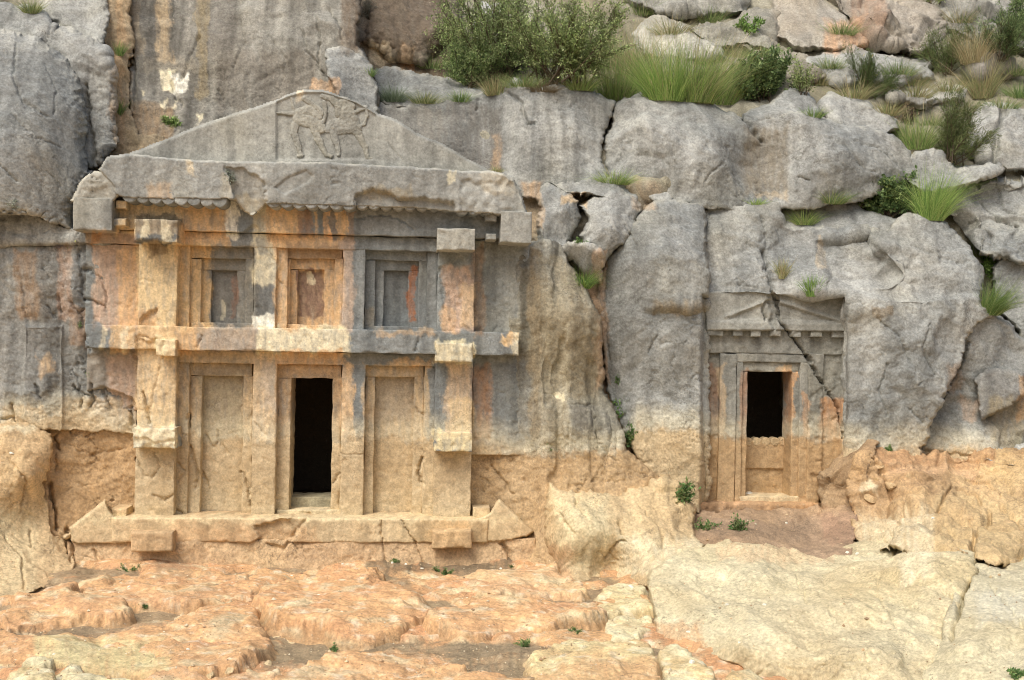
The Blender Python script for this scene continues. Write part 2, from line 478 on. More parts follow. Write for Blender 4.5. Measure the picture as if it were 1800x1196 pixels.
def stone_tint(px, py, q, base, alt, stains=(), soil=True, buff=TAN, streak=.35, seed=0, soil_soft=9):
    """base albedo of a stone surface: mottled mix of two tones, rain streaks, stains, buff stone under the old soil line"""
    n = len(px)
    m = np.clip(0.5 + 0.75 * fbm(q[:, 0] * .8, q[:, 1] * .6, 6, seed + 1, .58), 0, 1)[:, None]
    col = base * (1 - m) + alt * m
    t = np.clip(fbm(q[:, 0] * 5.5, q[:, 1] * .45, 4, seed + 21) * 1.3, -1, 1)[:, None]
    col = col * (1 + streak * .55 * t)
    dk = (sstep(.12, .75, fbm(q[:, 0] * 3.4 + 3, q[:, 1] * .22, 4, seed + 25, .55)) * min(1, streak * 1.2))[:, None] * .42
    col = col * (1 - dk) + col * np.array([.52, .53, .54]) * dk
    w = np.clip(fbm(q[:, 0] * .9 + 7, q[:, 1] * .7, 4, seed + 31) * 1.2, 0, 1)[:, None]
    col = col * (1 - .35 * w) + (col * np.array([1.06, .99, .82])) * .35 * w
    col = apply_stains(col, px, py, stains)
    if soil:
        line = np.interp(px, SOIL_X, SOIL_Y) + 9 * fbm(px * .022, py * .02, 5, 77, .6) + 5 * perlin(px * .16, py * .12, 78) + 3 * perlin(px * .4, py * .3, 79)
        d = py - line
        bandm = np.clip(sstep(-55, -6, d) * (1 - sstep(-4, 4, d)) * .5, 0, 1)[:, None]
        col = col * (1 - bandm) + CREAM * .88 * bandm
        k = sstep(-soil_soft, soil_soft, d)[:, None]
        g = np.clip(.5 + .6 * fbm(q[:, 0] * 1.7, q[:, 1] * 1.7, 5, seed + 41, .6), 0, 1)[:, None]
        lower = buff * (1 - g) + buff * np.array([.86, .81, .75]) * g
        wet = (sstep(0, 14, d) * (1 - sstep(40, 130, d)))[:, None] * .22
        lower = lower * (1 - wet) + TAN2 * .85 * wet
        col = col * (1 - k) + lower * k
    col = col * (1 + .16 * fbm(q[:, 0] * 11, q[:, 1] * 11, 4, seed + 51, .65)[:, None])
    return np.clip(col, .02, .85)


# cracks cut into wall surfaces: (polyline in photo pixels, half width px, depth m)
CRACKS = [
    ([(1100, 395), (1112, 420), (1118, 440)], 1.3, .03), ([(1170, 380), (1200, 400), (1232, 404)], 1.2, .02), ([(1190, 600), (1180, 640), (1196, 690)], 1.2, .02), ([(1540, 560), (1580, 590), (1600, 640)], 1.3, .03), ([(1560, 640), (1545, 690), (1560, 730)], 1.2, .03),
    ([(1640, 560), (1620, 610), (1640, 660)], 1.2, .03), ([(1600, 430), (1640, 450), (1690, 470)], 1.3, .03), ([(1450, 240), (1490, 260), (1520, 300)], 1.3, .03), ([(1150, 230), (1180, 250), (1190, 290)], 1.2, .02), ([(1220, 210), (1240, 240), (1280, 260)], 1.2, .02), ([(1500, 250), (1550, 270), (1580, 300)], 1.4, .03),
    ([(980, 180), (990, 220), (1020, 250)], 1.2, .02), ([(720, 210), (760, 230), (800, 228)], 1.2, .02), ([(420, 20), (430, 70), (410, 120)], 1.3, .03), ([(470, 60), (500, 100), (490, 150)], 1.2, .02), ([(20, 200), (60, 240), (110, 260)], 1.2, .02), ([(80, 110), (100, 160), (95, 200)], 1.3, .02),
    ([(1730, 340), (1760, 370), (1800, 380)], 2.2, .06), ([(1700, 380), (1740, 400), (1750, 430)], 2, .05), ([(1765, 310), (1770, 345), (1800, 360)], 2, .05), ([(1770, 480), (1790, 530)], 1.4, .03),
    ([(1200, 1000), (1260, 1040), (1350, 1050)], 1.4, .02), ([(1400, 1000), (1420, 1060), (1500, 1090)], 1.4, .02), ([(1550, 990), (1540, 1040), (1580, 1100)], 1.4, .02), ([(1740, 1040), (1780, 1080), (1800, 1130)], 1.8, .03), ([(1120, 880), (1160, 920), (1170, 960)], 1.5, .03), ([(980, 900), (1010, 940)], 1.5, .03),
    ([(10, 800), (50, 850), (40, 900)], 1.6, .03), ([(10, 940), (40, 980), (44, 1030)], 1.6, .04), ([(110, 780), (160, 800), (220, 790)], 1.3, .02), ([(120, 860), (170, 850), (200, 880)], 1.3, .02),
    ([(350, 60), (330, 100), (318, 140)], 2, .05), ([(557, 35), (561, 70), (556, 110), (570, 132)], 1.6, .05), ([(530, 50), (538, 86), (556, 110)], 1.4, .04),
    ([(580, 15), (598, 50), (600, 66)], 1.4, .04),
    ([(300, 140), (312, 175), (320, 182)], 2.2, .05), ([(384, 158), (392, 172)], 2, .04), ([(232, 90), (238, 150), (232, 190)], 2.5, .06),
    ([(30, 70), (22, 130), (40, 175), (85, 205)], 1.8, .03), ([(0, 290), (30, 320)], 2, .03), ([(152, 150), (158, 210), (168, 270), (160, 300)], 2.5, .08),
    ([(895, 165), (915, 180), (922, 205), (928, 215), (940, 218)], 2.4, .07), ([(842, 178), (838, 195)], 2, .04),
    ([(1300, 203), (1316, 215), (1326, 230), (1340, 245)], 3, .1), ([(1405, 312), (1420, 318)], 1.8, .04), ([(1290, 305), (1310, 330)], 1.6, .03), ([(1240, 320), (1255, 300), (1270, 290)], 1.6, .03),
    ([(1345, 440), (1352, 470), (1358, 505), (1364, 530)], 3.5, .10), ([(1338, 385), (1350, 420), (1345, 470)], 2, .04), ([(1532, 405), (1545, 440), (1580, 475)], 2, .04),
    ([(1364, 525), (1368, 545), (1366, 560), (1382, 578), (1392, 592), (1402, 605), (1420, 628), (1432, 650), (1446, 674)], 1.8, .12),
    ([(1457, 692), (1468, 706), (1477, 730), (1480, 750), (1484, 770)], 1.8, .10), ([(1446, 674), (1457, 692)], 1.5, .05),
    ([(1346, 560), (1340, 540), (1352, 530)], 2.4, .06),
    ([(140, 440), (142, 470), (146, 478), (160, 475)], 2, .05), ([(146, 478), (146, 520), (150, 526)], 2, .04), ([(150, 526), (170, 532), (186, 540)], 2, .06), ([(160, 475), (178, 490), (186, 515), (187, 548)], 1.8, .04),
    ([(124, 530), (140, 553), (146, 545)], 2, .05), ([(142, 553), (146, 575)], 1.8, .04), ([(84, 538), (98, 558)], 1.8, .04), ([(104, 520), (108, 550)], 1.8, .04), ([(60, 675), (68, 690), (70, 700)], 2, .06), ([(40, 500), (44, 560)], 1.6, .03),
    ([(18, 712), (22, 740)], 2.2, .08), ([(0, 738), (18, 735)], 2, .06), ([(130, 680), (146, 698), (140, 716)], 2, .06), ([(160, 676), (164, 702), (158, 716)], 2, .07), ([(178, 682), (190, 706), (196, 718)], 2, .06), ([(143, 690), (164, 700)], 1.6, .05),
    ([(97, 770), (102, 790)], 2.4, .09), ([(88, 850), (92, 880), (98, 900), (99, 930)], 3.2, .14), ([(54, 930), (56, 960)], 2, .05), ([(98, 800), (97, 830)], 1.8, .05), ([(228, 715), (233, 745)], 2.2, .06),
    ([(118, 930), (124, 955), (128, 985)], 2.8, .10), ([(163, 965), (172, 985)], 2, .05),
    # main tomb
    ([(287, 600), (284, 640), (270, 690), (262, 745)], 1.6, .02), ([(252, 690), (258, 720), (263, 745)], 2.4, .06), ([(244, 590), (270, 598)], 1.8, .03),
    ([(333, 730), (332, 750)], 2.2, .07), ([(334, 785), (342, 815), (348, 835), (345, 860)], 2.2, .05), ([(355, 830), (366, 850), (367, 865)], 2, .04), ([(360, 762), (366, 774), (378, 786), (384, 778)], 1.8, .035), ([(382, 758), (388, 780), (400, 796)], 2, .035),
    ([(240, 806), (246, 820), (252, 835), (262, 838)], 1.8, .03), ([(270, 795), (282, 820), (268, 840)], 1.8, .03), ([(270, 870), (290, 880), (304, 872)], 1.8, .03), ([(306, 810), (326, 830), (312, 845)], 1.8, .03), ([(306, 895), (320, 903)], 2, .04),
    ([(425, 830), (436, 850), (440, 890)], 1.8, .04), ([(450, 745), (468, 766)], 1.4, .02), ([(586, 850), (598, 832)], 1.8, .03), ([(728, 716), (744, 730)], 1.8, .03), ([(742, 806), (734, 830), (742, 850)], 2.2, .06), ([(600, 798), (640, 800)], 1.2, .015),
    ([(668, 912), (672, 950), (676, 988)], 1.5, .05), ([(706, 914), (720, 940), (732, 955), (738, 975), (744, 990)], 1.4, .045), ([(880, 955), (896, 970), (898, 996)], 3, .10), ([(470, 956), (500, 965), (545, 905)], 2.2, .05),
    ([(735, 600), (730, 618)], 1.6, .03), ([(355, 590), (345, 612)], 1.6, .03), ([(150, 590), (156, 616)], 1.8, .04), ([(625, 384), (664, 378), (690, 382), (712, 390), (728, 405)], 1.5, .025), ([(790, 395), (800, 380)], 1.4, .02),
    ([(314, 215), (300, 248)], 1.2, .015), ([(680, 250), (715, 295)], 1.3, .015), ([(486, 490), (505, 505)], 1.4, .02), ([(470, 440), (486, 462)], 1.4, .02), ([(520, 640), (600, 642)], 1.2, .015), ([(305, 760), (330, 765)], 1.2, .02), ([(243, 490), (268, 496)], 1.2, .012),
    ([(865, 820), (900, 870)], 2, .04), ([(1040, 845), (1100, 848)], 1.6, .02),
    # right flank and bank
    ([(1655, 700), (1690, 640), (1700, 600)], 2.5, .08), ([(1600, 720), (1625, 745)], 1.6, .03), ([(1440, 905), (1448, 870), (1470, 842)], 2.2, .06), ([(1400, 915), (1440, 898), (1446, 872)], 2, .04),
    ([(1598, 875), (1580, 905), (1570, 950), (1566, 970)], 2.2, .06), ([(1670, 860), (1655, 885), (1648, 900)], 3, .08), ([(1738, 900), (1722, 925), (1712, 950), (1708, 990)], 3.6, .12), ([(1722, 925), (1745, 940)], 2.4, .07), ([(1680, 865), (1720, 880), (1724, 890)], 2.4, .06),
    ([(1700, 840), (1740, 850), (1760, 870)], 2.4, .06), ([(1660, 925), (1690, 950), (1712, 955)], 2, .05), ([(1760, 890), (1790, 905), (1800, 925)], 2.6, .07), ([(1545, 830), (1560, 850), (1565, 870)], 2.6, .08), ([(1530, 810), (1550, 830)], 2.4, .07), ([(1630, 850), (1660, 845)], 2, .05),
    ([(1620, 790), (1690, 800), (1740, 812)], 2.2, .05),
    ([(1706, 1000), (1706, 1030), (1690, 1062), (1684, 1100), (1672, 1122)], 3.4, .14), ([(1245, 1030), (1260, 1015), (1280, 1000)], 2, .03), ([(1590, 1050), (1630, 1075)], 1.6, .02), ([(1150, 1040), (1200, 1040)], 1.6, .02),
    ([(1062, 985), (1085, 955), (1100, 950)], 2, .05), ([(1012, 868), (1014, 890), (1030, 905)], 2, .05), ([(1090, 915), (1096, 940)], 2, .05), ([(1000, 745), (998, 790)], 1.8, .03), ([(1046, 715), (1048, 770)], 1.8, .03), ([(1003, 712), (1046, 712)], 1.8, .03),
    ([(1066, 470), (1062, 560), (1068, 640)], 1.8, .03), ([(1155, 590), (1140, 620)], 1.5, .03), ([(1765, 195), (1752, 235), (1748, 290)], 5, .14), ([(1570, 60), (1600, 55), (1612, 42)], 2, .05), ([(1520, 60), (1570, 64)], 2, .04),
]


def carve(px, py, scale=1.0):
    """depth cut by the cracks at each point, plus how dark-earthy the crack is"""
    d = np.zeros(len(px))
    wx = px + 3.0 * perlin(px * .09, py * .09, 61) + 1.4 * perlin(px * .3, py * .3, 62)
    wy = py + 3.0 * perlin(px * .09, py * .09, 63) + 1.4 * perlin(px * .3, py * .3, 64)
    bx0, bx1, by0, by1 = px.min(), px.max(), py.min(), py.max()
    for pts, hw, dep in CRACKS:
        a = np.array(pts)
        if a[:, 0].max() < bx0 - 8 or a[:, 0].min() > bx1 + 8 or a[:, 1].max() < by0 - 8 or a[:, 1].min() > by1 + 8: continue
        m = (px > a[:, 0].min() - 14) & (px < a[:, 0].max() + 14) & (py > a[:, 1].min() - 14) & (py < a[:, 1].max() + 14)
        if not m.any(): continue
        s = seg_dist(wx[m], wy[m], pts)
        hwv = hw * (1 + .5 * perlin(px[m] * .05, py[m] * .05, 65))
        d[m] = np.maximum(d[m], dep * scale * np.exp(-(s / hwv) ** 2))
    return d


# ------------------------------------------------------------------ builders: natural rock faces
def planes(x, y, seed):
    """flat facets meeting in creases: random heights on a triangular lattice, interpolated linearly"""
    sk = (x + y * .57735); tk = y * 1.1547
    i, j = np.floor(sk), np.floor(tk); a, b = sk - i, tk - j
    i = i.astype(np.int64) + seed * 53; j = j.astype(np.int64) + seed * 29

    def hv(ii, jj):
        return RND[PERM[(PERM[ii & 511] + jj) & 511], 2] * 2 - 1
    h00, h11 = hv(i, j), hv(i + 1, j + 1)
    h10, h01 = hv(i + 1, j), hv(i, j + 1)
    return np.where(a > b, h00 + a * (h10 - h00) + b * (h11 - h10), h00 + b * (h01 - h00) + a * (h11 - h01))


def relief(q, rough, facet, seed, fsc=2.6, lump=.06):
    h = lump * fbm(q[:, 0] * .9, q[:, 1] * .9, 4, seed)
    if facet > 0:
        wx = q[:, 0] + .22 * fbm(q[:, 0] * 1.3, q[:, 1] * 1.3, 3, seed + 3)
        wy = q[:, 1] + .22 * fbm(q[:, 0] * 1.3, q[:, 1] * 1.3, 3, seed + 4)
        k = fsc / 2.6
        h = h + facet * (.085 * planes(wx * 1.15 * k, wy * 1.15 * k, seed) + .045 * planes(wx * 2.7 * k + 5, wy * 2.4 * k, seed + 5) + .016 * planes(wx * 6.8 * k, wy * 6.1 * k + 3, seed + 6))
    r = 1 - np.abs(fbm(q[:, 0] * 3.2, q[:, 1] * 3.2, 4, seed + 11))
    h = h + rough * .009 * (r - .7)
    h = h + rough * .0055 * fbm(q[:, 0] * 13, q[:, 1] * 13, 4, seed + 12, .65)
    wxx = q[:, 0] * 1.6 + .5 * fbm(q[:, 0] * 1.7, q[:, 1] * 1.7, 4, seed + 17); wyy = q[:, 1] * 1.1 + .5 * fbm(q[:, 0] * 1.7, q[:, 1] * 1.7, 4, seed + 18)
    f1, f2, cid, ox, oy = cells(wxx, wyy, seed + 19)
    gate = sstep(.05, .35, fbm(q[:, 0] * 1.1, q[:, 1] * 1.1, 3, seed + 20))
    h = h - rough * .022 * gate * (1 - sstep(.0, .030, f2 - f1))
    p = fbm(q[:, 0] * 9, q[:, 1] * 9, 3, seed + 13)
    h = h - rough * .007 * sstep(.45, .7, p)
    return h


def ctl_fn(ctl):
    pts = []
    for c in ctl:
        if len(c) == 3: pts.append(c)
        else:
            P = at_z(c[0], c[1], c[3]); pts.append((c[0], c[1], float(P[1])))
    return tps(pts)


def rock(name, label, poly, ctl, base=GREY, alt=GREY2, rough=1.0, facet=.6, fsc=2.6, lump=.06, R=22, drop=.28, back=.7, step=2.0,
         seed=None, stains=STAIN_ROCK, soil=True, buff=TAN, streak=.35, mat=None, warp=3.0, extra=None, category='rock', kind=None,
         parent=None, facade=False, cracks=1.0, group=None, edge_pale=.0, soil_soft=9, under=.85, on_hill=0.0):
    """a face of rock: outline and depth in the view, then real relief along its own normals"""
    global _seed
    if seed is None:
        _seed += 1; seed = _seed
    R *= .6; drop *= .6
    if not facade: facet *= 1.6; lump *= .6; warp *= 1.5
    a = np.array(poly, float)
    xs = np.arange(a[:, 0].min() - 6, a[:, 0].max() + 6 + step, step)
    ys = np.arange(a[:, 1].min() - 6, a[:, 1].max() + 6 + step, step)
    gx, gy = np.meshgrid(xs, ys)
    px, py = gx.ravel(), gy.ravel()
    wx = px + warp * fbm(px * .02, py * .02, 3, seed + 2) + warp * .45 * fbm(px * .12, py * .12, 2, seed + 5)
    wy = py + warp * fbm(px * .02, py * .02, 3, seed + 6) + warp * .45 * fbm(px * .12, py * .12, 2, seed + 7)
    s = poly_sdf(wx, wy, poly)
    Rv = R * (1 + .45 * perlin(px * .03, py * .03, seed + 8))
    e = np.clip(1 - s / np.maximum(Rv, .5), 0, 1)
    edge = drop * (1 - np.sqrt(np.clip(1 - e * e, 0, 1)))
    low = np.clip(-np.gradient(s.reshape(gx.shape), axis=0).ravel() / step, 0, 1)      # undersides stay square
    edge = edge * (1 - under * low)
    skirt = np.clip(-s / 3.0, 0, 1) * back
    f = ctl_fn(ctl) if not callable(ctl) else ctl
    w = f(px, py)
    if extra is not None: w = w + extra(px, py)
    if on_hill:                                              # a rock sitting in the slope: a bump on the hillside
        w = .25 * w + .75 * (HILL(px, py) - on_hill * np.sqrt(np.clip(s / 34.0, 0, 1)))
        w = np.minimum(w, HILL(px, py) - .02); w = np.where(s < 6, HILL(px, py) - .02 - (HILL(px, py) - .02 - w) * np.clip(s / 6, 0, 1), w)
    if facade:
        P0 = pix_facade(px, py, w - edge)
        q = np.stack([P0[:, 0], P0[:, 2]], 1)
        P0 = pix_facade(px, py, w - edge - skirt)
    else:
        P1 = at(px, py, w)
        q = np.stack([P1[:, 0] + .15 * P1[:, 1], P1[:, 2] + .8 * P1[:, 1]], 1)
        P0 = at(px, py, w + edge + skirt)
    nr, nc = gx.shape
    G = P0.reshape(nr, nc, 3)
    Gs = at(px, py, w + edge).reshape(nr, nc, 3) if not facade else pix_facade(px, py, w - edge).reshape(nr, nc, 3)
    du = np.gradient(Gs, axis=1); dv = np.gradient(Gs, axis=0)
    n = np.cross(dv, du); n /= np.linalg.norm(n, axis=2, keepdims=True) + 1e-9
    if n[..., 1].mean() > 0: n = -n
    # soften the normals so that the relief does not fold over itself
    for _ in range(3):
        n[1:-1, 1:-1] = (n[1:-1, 1:-1] * 2 + n[:-2, 1:-1] + n[2:, 1:-1] + n[1:-1, :-2] + n[1:-1, 2:]) / 6
    n = n.reshape(-1, 3)
    h = relief(q, rough, facet, seed, fsc, lump)
    if cracks: h = h - carve(px, py, cracks)
    V = P0 + n * h[:, None]
    keep = s > -3.2
    qd = grid_faces(nr, nc, keep.reshape(nr, nc), flip=False)
    col = stone_tint(px, py, q, base, alt, stains, soil, buff, streak, seed, soil_soft)
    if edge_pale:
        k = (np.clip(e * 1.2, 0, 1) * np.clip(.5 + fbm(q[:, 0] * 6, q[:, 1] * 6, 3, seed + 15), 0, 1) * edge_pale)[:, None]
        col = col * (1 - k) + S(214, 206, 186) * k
    V, qd, col = compact(V, qd, col)
    # orient towards the viewer
    a0 = V[qd[:, 0]]; fn = np.cross(V[qd[:, 1]] - a0, V[qd[:, 2]] - a0)
    if (fn[:, 1].sum()) > 0: qd = qd[:, ::-1]
    o = put(name, V, qd, None, col, mat or M_ROCK, parent)
    if parent is None:
        tag(o, label, category if kind != 'structure' else None, group, kind)
    elif label:
        o['label'] = label
    return o


_seed = 100


def slab(name, label, poly, z, base=SALMON, alt=ORANGE, rough=1.0, facet=.5, R=.035, drop=.022, step=.015, down=.17, tilt=None, soil_mix=None, seed=None, mat=None, group=None, lump=.05, category='rock slab'):
    """a low slab of bedrock: outline of its top traced on the level z, thickness real"""
    global _seed
    if seed is None: _seed += 1; seed = _seed
    pts = [tuple(at_z(np.float64(x), np.float64(y), z)[:2]) for x, y in poly]
    a = np.array(pts)
    xs = np.arange(a[:, 0].min() - .16, a[:, 0].max() + .16, step)
    ys = np.arange(a[:, 1].min() - .16, a[:, 1].max() + .16, step)
    gx, gy = np.meshgrid(xs, ys); x, y = gx.ravel(), gy.ravel()
    wx = x + .10 * fbm(x * 2.0, y * 2.0, 5, seed + 1, .6); wy = y + .10 * fbm(x * 2.0, y * 2.0, 5, seed + 2, .6)
    s = poly_sdf(wx, wy, pts)
    Rv = R * (1 + .5 * perlin(x * 3, y * 3, seed + 8))
    e = np.clip(1 - s / Rv, 0, 1)
    hz = z - drop * (1 - np.sqrt(np.clip(1 - e * e, 0, 1))) - np.clip(-s / .13, 0, 1) ** .75 * down
    q = np.stack([x, y], 1)
    hz = hz + relief(q, rough, facet, seed, 4.2, lump) * (1 - .75 * np.clip(-s / .05, 0, 1))
    if tilt: hz = hz + (x - a[:, 0].mean()) * tilt[0] + (y - a[:, 1].mean()) * tilt[1]
    out = np.clip(-s / .05, 0, 1) * .01
    V = np.stack([x + out * perlin(x * 9, hz * 9, seed), y - out * perlin(x * 7, hz * 11, seed + 1), hz], 1)
    keep = s > -.135
    x0_, y0_ = x, y
    x = x + 1.1 * hz; y = y + 2.3 * hz
    m = np.clip(.5 + .8 * fbm(x * 1.4, y * 1.4, 5, seed + 3, .6), 0, 1)[:, None]
    col = base * (1 - m) + alt * m
    v = np.clip(fbm(x * 3.1, y * 3.1, 4, seed + 5) * 1.5 - .1, 0, 1)[:, None] * .55
    col = col * (1 - v) + PALE * v
    v = np.clip(fbm(x * 6.1 + 4, y * 6.1, 4, seed + 9) * 1.6 - .5, 0, 1)[:, None] * .45
    col = col * (1 - v) + WHITE * v
    if soil_mix is not None:
        px, py = project(np.stack([x0_, y0_, np.full_like(x, z)], 1))
        col = apply_stains(col, px, py, soil_mix)
    col = col * (1 + .2 * fbm(x * 11, y * 11, 3, seed + 6)[:, None])
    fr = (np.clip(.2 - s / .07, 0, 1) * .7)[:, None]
    col = col * (1 - fr) + S(176, 136, 94) * fr  # sides painted browner: soil colour plus the shade below the rim
    col = col * np.array([.995, 1.0, .93])
    qd = grid_faces(*gx.shape, keep.reshape(gx.shape))
    V, qd, col = compact(V, qd, np.clip(col, .03, .85))
    a0 = V[qd[:, 0]]; fn = np.cross(V[qd[:, 1]] - a0, V[qd[:, 2]] - a0)
    if fn[:, 2].sum() < 0: qd = qd[:, ::-1]
    o = put(name, V, qd, None, col, mat or M_ROCK)
    return tag(o, label, category, group)


# ------------------------------------------------------------------ builders: carved stone
def lin(a, b, step, r):
    """coordinates from a to b with extra lines next to both ends"""
    L = b - a
    r = min(r, L * .2)
    n = max(1, int(round((L - 2 * r) / step)))
    return np.concatenate([[a, a + r * .35], np.linspace(a + r, b - r, n + 1), [b - r * .35, b]])


def block(name, rect, w1, depth=.25, off=0.0, parent=None, r=.006, chip=.012, rough=.5, wob=.004, stains=STAIN_SHADE_TOMB, base=BLUEGREY, alt=GREY2,
          buff=TAN, step=.0135, label=None, cracks=1.0, mat=None, seed=None, tilt=0.0, uv=None, soil=True, damage=None, streak=.45, soil_soft=9):
    """a dressed block: front face at w1 (towards the viewer), real sides running back by depth, worn and chipped edges"""
    global _seed
    if seed is None: _seed += 1; seed = _seed
    w1 = w1 - off
    if uv is None:
        x0, y0, x1, y1 = rect
        ua, va = pix_uv(x0, (y0 + y1) / 2, w1); ub, _ = pix_uv(x1, (y0 + y1) / 2, w1)
        _, vt = pix_uv((x0 + x1) / 2, y0, w1); _, vb = pix_uv((x0 + x1) / 2, y1, w1)
    else:
        ua, ub, vb, vt = uv
    us = lin(float(ua), float(ub), step, r); vv = lin(float(vb), float(vt), step, r)
    gu, gv = np.meshgrid(us, vv)
    nr, nc = gu.shape
    u, v = gu.ravel(), gv.ravel()
    d = np.minimum(np.minimum(u - ua, ub - u), np.minimum(v - vb, vt - v))
    cn = np.clip(fbm(u * 3.1 + seed, v * 3.1, 4, seed) - .12, 0, 1)
    re = r + chip * 2.2 * cn
    e = np.clip(1 - d / re, 0, 1)
    w = w1 - re * (1 - np.sqrt(np.clip(1 - e * e, 0, 1)))
    # wander of the arrises
    uu = u + wob * fbm(v * 4.1, u * 1.3 + seed, 3, seed + 1) * (1 - np.minimum(1, np.minimum(u - ua, ub - u) / .1)) * 1.6
    vvv = v + wob * fbm(u * 4.1 + 3, v * 1.3 + seed, 3, seed + 2) * (1 - np.minimum(1, np.minimum(v - vb, vt - v) / .1)) * 1.6
    h = rough * (.007 * fbm(u * 2.3, v * 2.3, 4, seed + 3) + .006 * fbm(u * 12, v * 12, 3, seed + 4)) - rough * .010 * sstep(.42, .62, fbm(u * 6.5, v * 6.5, 2, seed + 5))
    w = w + h
    P = u[:, None] * 0 + uu[:, None] * EU + vvv[:, None] * EV + w[:, None] * EW
    px, py = project(P)
    if cracks: w = w - carve(px, py, cracks)
    if damage:
        for pts, dep in damage:
            sd = poly_sdf(px + 3 * fbm(px * .08, py * .08, 3, seed + 6), py + 3 * fbm(px * .08, py * .08, 3, seed + 7), pts)
            k = sstep(-1.5, 3, sd)
            w = w - k * (dep + .012 * fbm(px * .07, py * .07, 3, seed + 8))
    if tilt: w = w + tilt * (v - vb)
    P = uu[:, None] * EU + vvv[:, None] * EV + w[:, None] * EW
    col_idx = np.arange(nr * nc).reshape(nr, nc)
    q = grid_faces(nr, nc)
    # sides: the border loop carried back in steps
    loop = np.concatenate([col_idx[0, :-1], col_idx[:-1, -1], col_idx[-1, :0:-1], col_idx[:0:-1, 0]])
    nl = len(loop)
    V = [P]; quads = [q]
    prev = loop
    ns = max(2, int(depth / .05))
    basew = (P[loop] @ EW)
    nseg = np.linspace(0, 1, ns + 1)[1:]
    cnt = nr * nc
    for t in nseg:
        bw = basew - t * depth
        su, sv = u[loop] - (ua + ub) / 2, v[loop] - (va_mid := (vb + vt) / 2)
        lu, lv = uu[loop], vvv[loop]
        jit = rough * .006 * fbm(lu * 9 + bw * 9, lv * 9 - bw * 7, 3, seed + 9)
        R_ = np.stack([lu, lv, bw + 0 * lu], 1)
        Q = (lu + jit * np.sign(su))[:, None] * EU + (lv + jit * np.sign(sv))[:, None] * EV + bw[:, None] * EW
        cur = cnt + np.arange(nl)
        V.append(Q)
        quads.append(np.stack([prev, np.roll(prev, -1), np.roll(cur, -1), cur], 1))
        prev = cur; cnt += nl
    V = np.concatenate(V); quads = np.concatenate(quads)
    px, py = project(V)
    ww = V @ EW
    qq = np.stack([V @ EU + .6 * ww, V[:, 2] + .8 * ww], 1)
    col = stone_tint(px, py, qq, base, alt, stains, soil, buff, streak, seed, soil_soft)
    a0 = V[quads[:, 0]]; fn = np.cross(V[quads[:, 1]] - a0, V[quads[:, 2]] - a0)
    if (fn[: len(q)] @ EW).sum() < 0: quads = quads[:, ::-1]
    o = put(name, V, quads, None, col, mat or M_CARVED, parent)
    if label: o['label'] = label
    return o


def log_end(px0, py0, r_px, w1, depth, parent, seed, off=0.0, flat=1.0, stains=STAIN_SHADE_TOMB, base=GREY, alt=GREY2, name='log_end'):
    """round end of a stone roof beam, running back under the eave"""
    w1 = w1 - off
    u0, v0 = pix_uv(px0, py0, w1)
    u1, _ = pix_uv(px0 + r_px, py0, w1)
    r = float(u1 - u0)
    na = 20
    rad = [0, .45, .8, .95, 1.0]; wo = [0, 0, 0, -.003, -.012]
    th = np.linspace(0, 2 * np.pi, na, endpoint=False)
    V = []; Q = []; T = []
    V.append(np.array([[u0, v0, w1]]))
    for k in range(1, 5):
        rr = r * rad[k] * (1 + .05 * fbm(np.cos(th) * 1.3 + seed, np.sin(th) * 1.3, 3, seed))
        V.append(np.stack([u0 + rr * np.cos(th), v0 + rr * np.sin(th) * flat, w1 + wo[k] + .008 * fbm(np.cos(th) * rad[k] * 2, np.sin(th) * rad[k] * 2 + seed, 2, seed + 1)], 1))
    for t in (.3, .65, 1.0):
        rr = r * (1 + .05 * fbm(np.cos(th) * 1.3 + seed, np.sin(th) * 1.3 + t, 3, seed))
        V.append(np.stack([u0 + rr * np.cos(th), v0 + rr * np.sin(th) * flat, w1 - depth * t + 0 * th], 1))
    base_i = [0] + [1 + i * na for i in range(7)]
    for j in range(na): T.append((0, 1 + j, 1 + (j + 1) % na))
    for k in range(1, 7):
        A = base_i[k]; B = base_i[k + 1]
        for j in range(na): Q.append((A + j, B + j, B + (j + 1) % na, A + (j + 1) % na))
    V = np.concatenate(V)
    P = V[:, :1] * EU + V[:, 1:2] * EV + V[:, 2:3] * EW
    px, py = project(P)
    col = stone_tint(px, py, V[:, :2] + V[:, 2:3] * .7, base, alt, [s for s in stains if s[3] < 340], False, TAN, .3, seed)
    return put(name, P, np.array(Q), np.array(T), col, M_CARVED, parent)
#---PART2---
# ------------------------------------------------------------------ the setting: ground sheet and hillside
def axis(a, b, fine, lo, hi, n):
    g = np.geomspace(.1, 1, n)
    left = a - (g - .1) / .9 * (a - lo); right = b + (g - .1) / .9 * (hi - b)
    return np.unique(np.concatenate([left, np.arange(a, b, fine), right]))


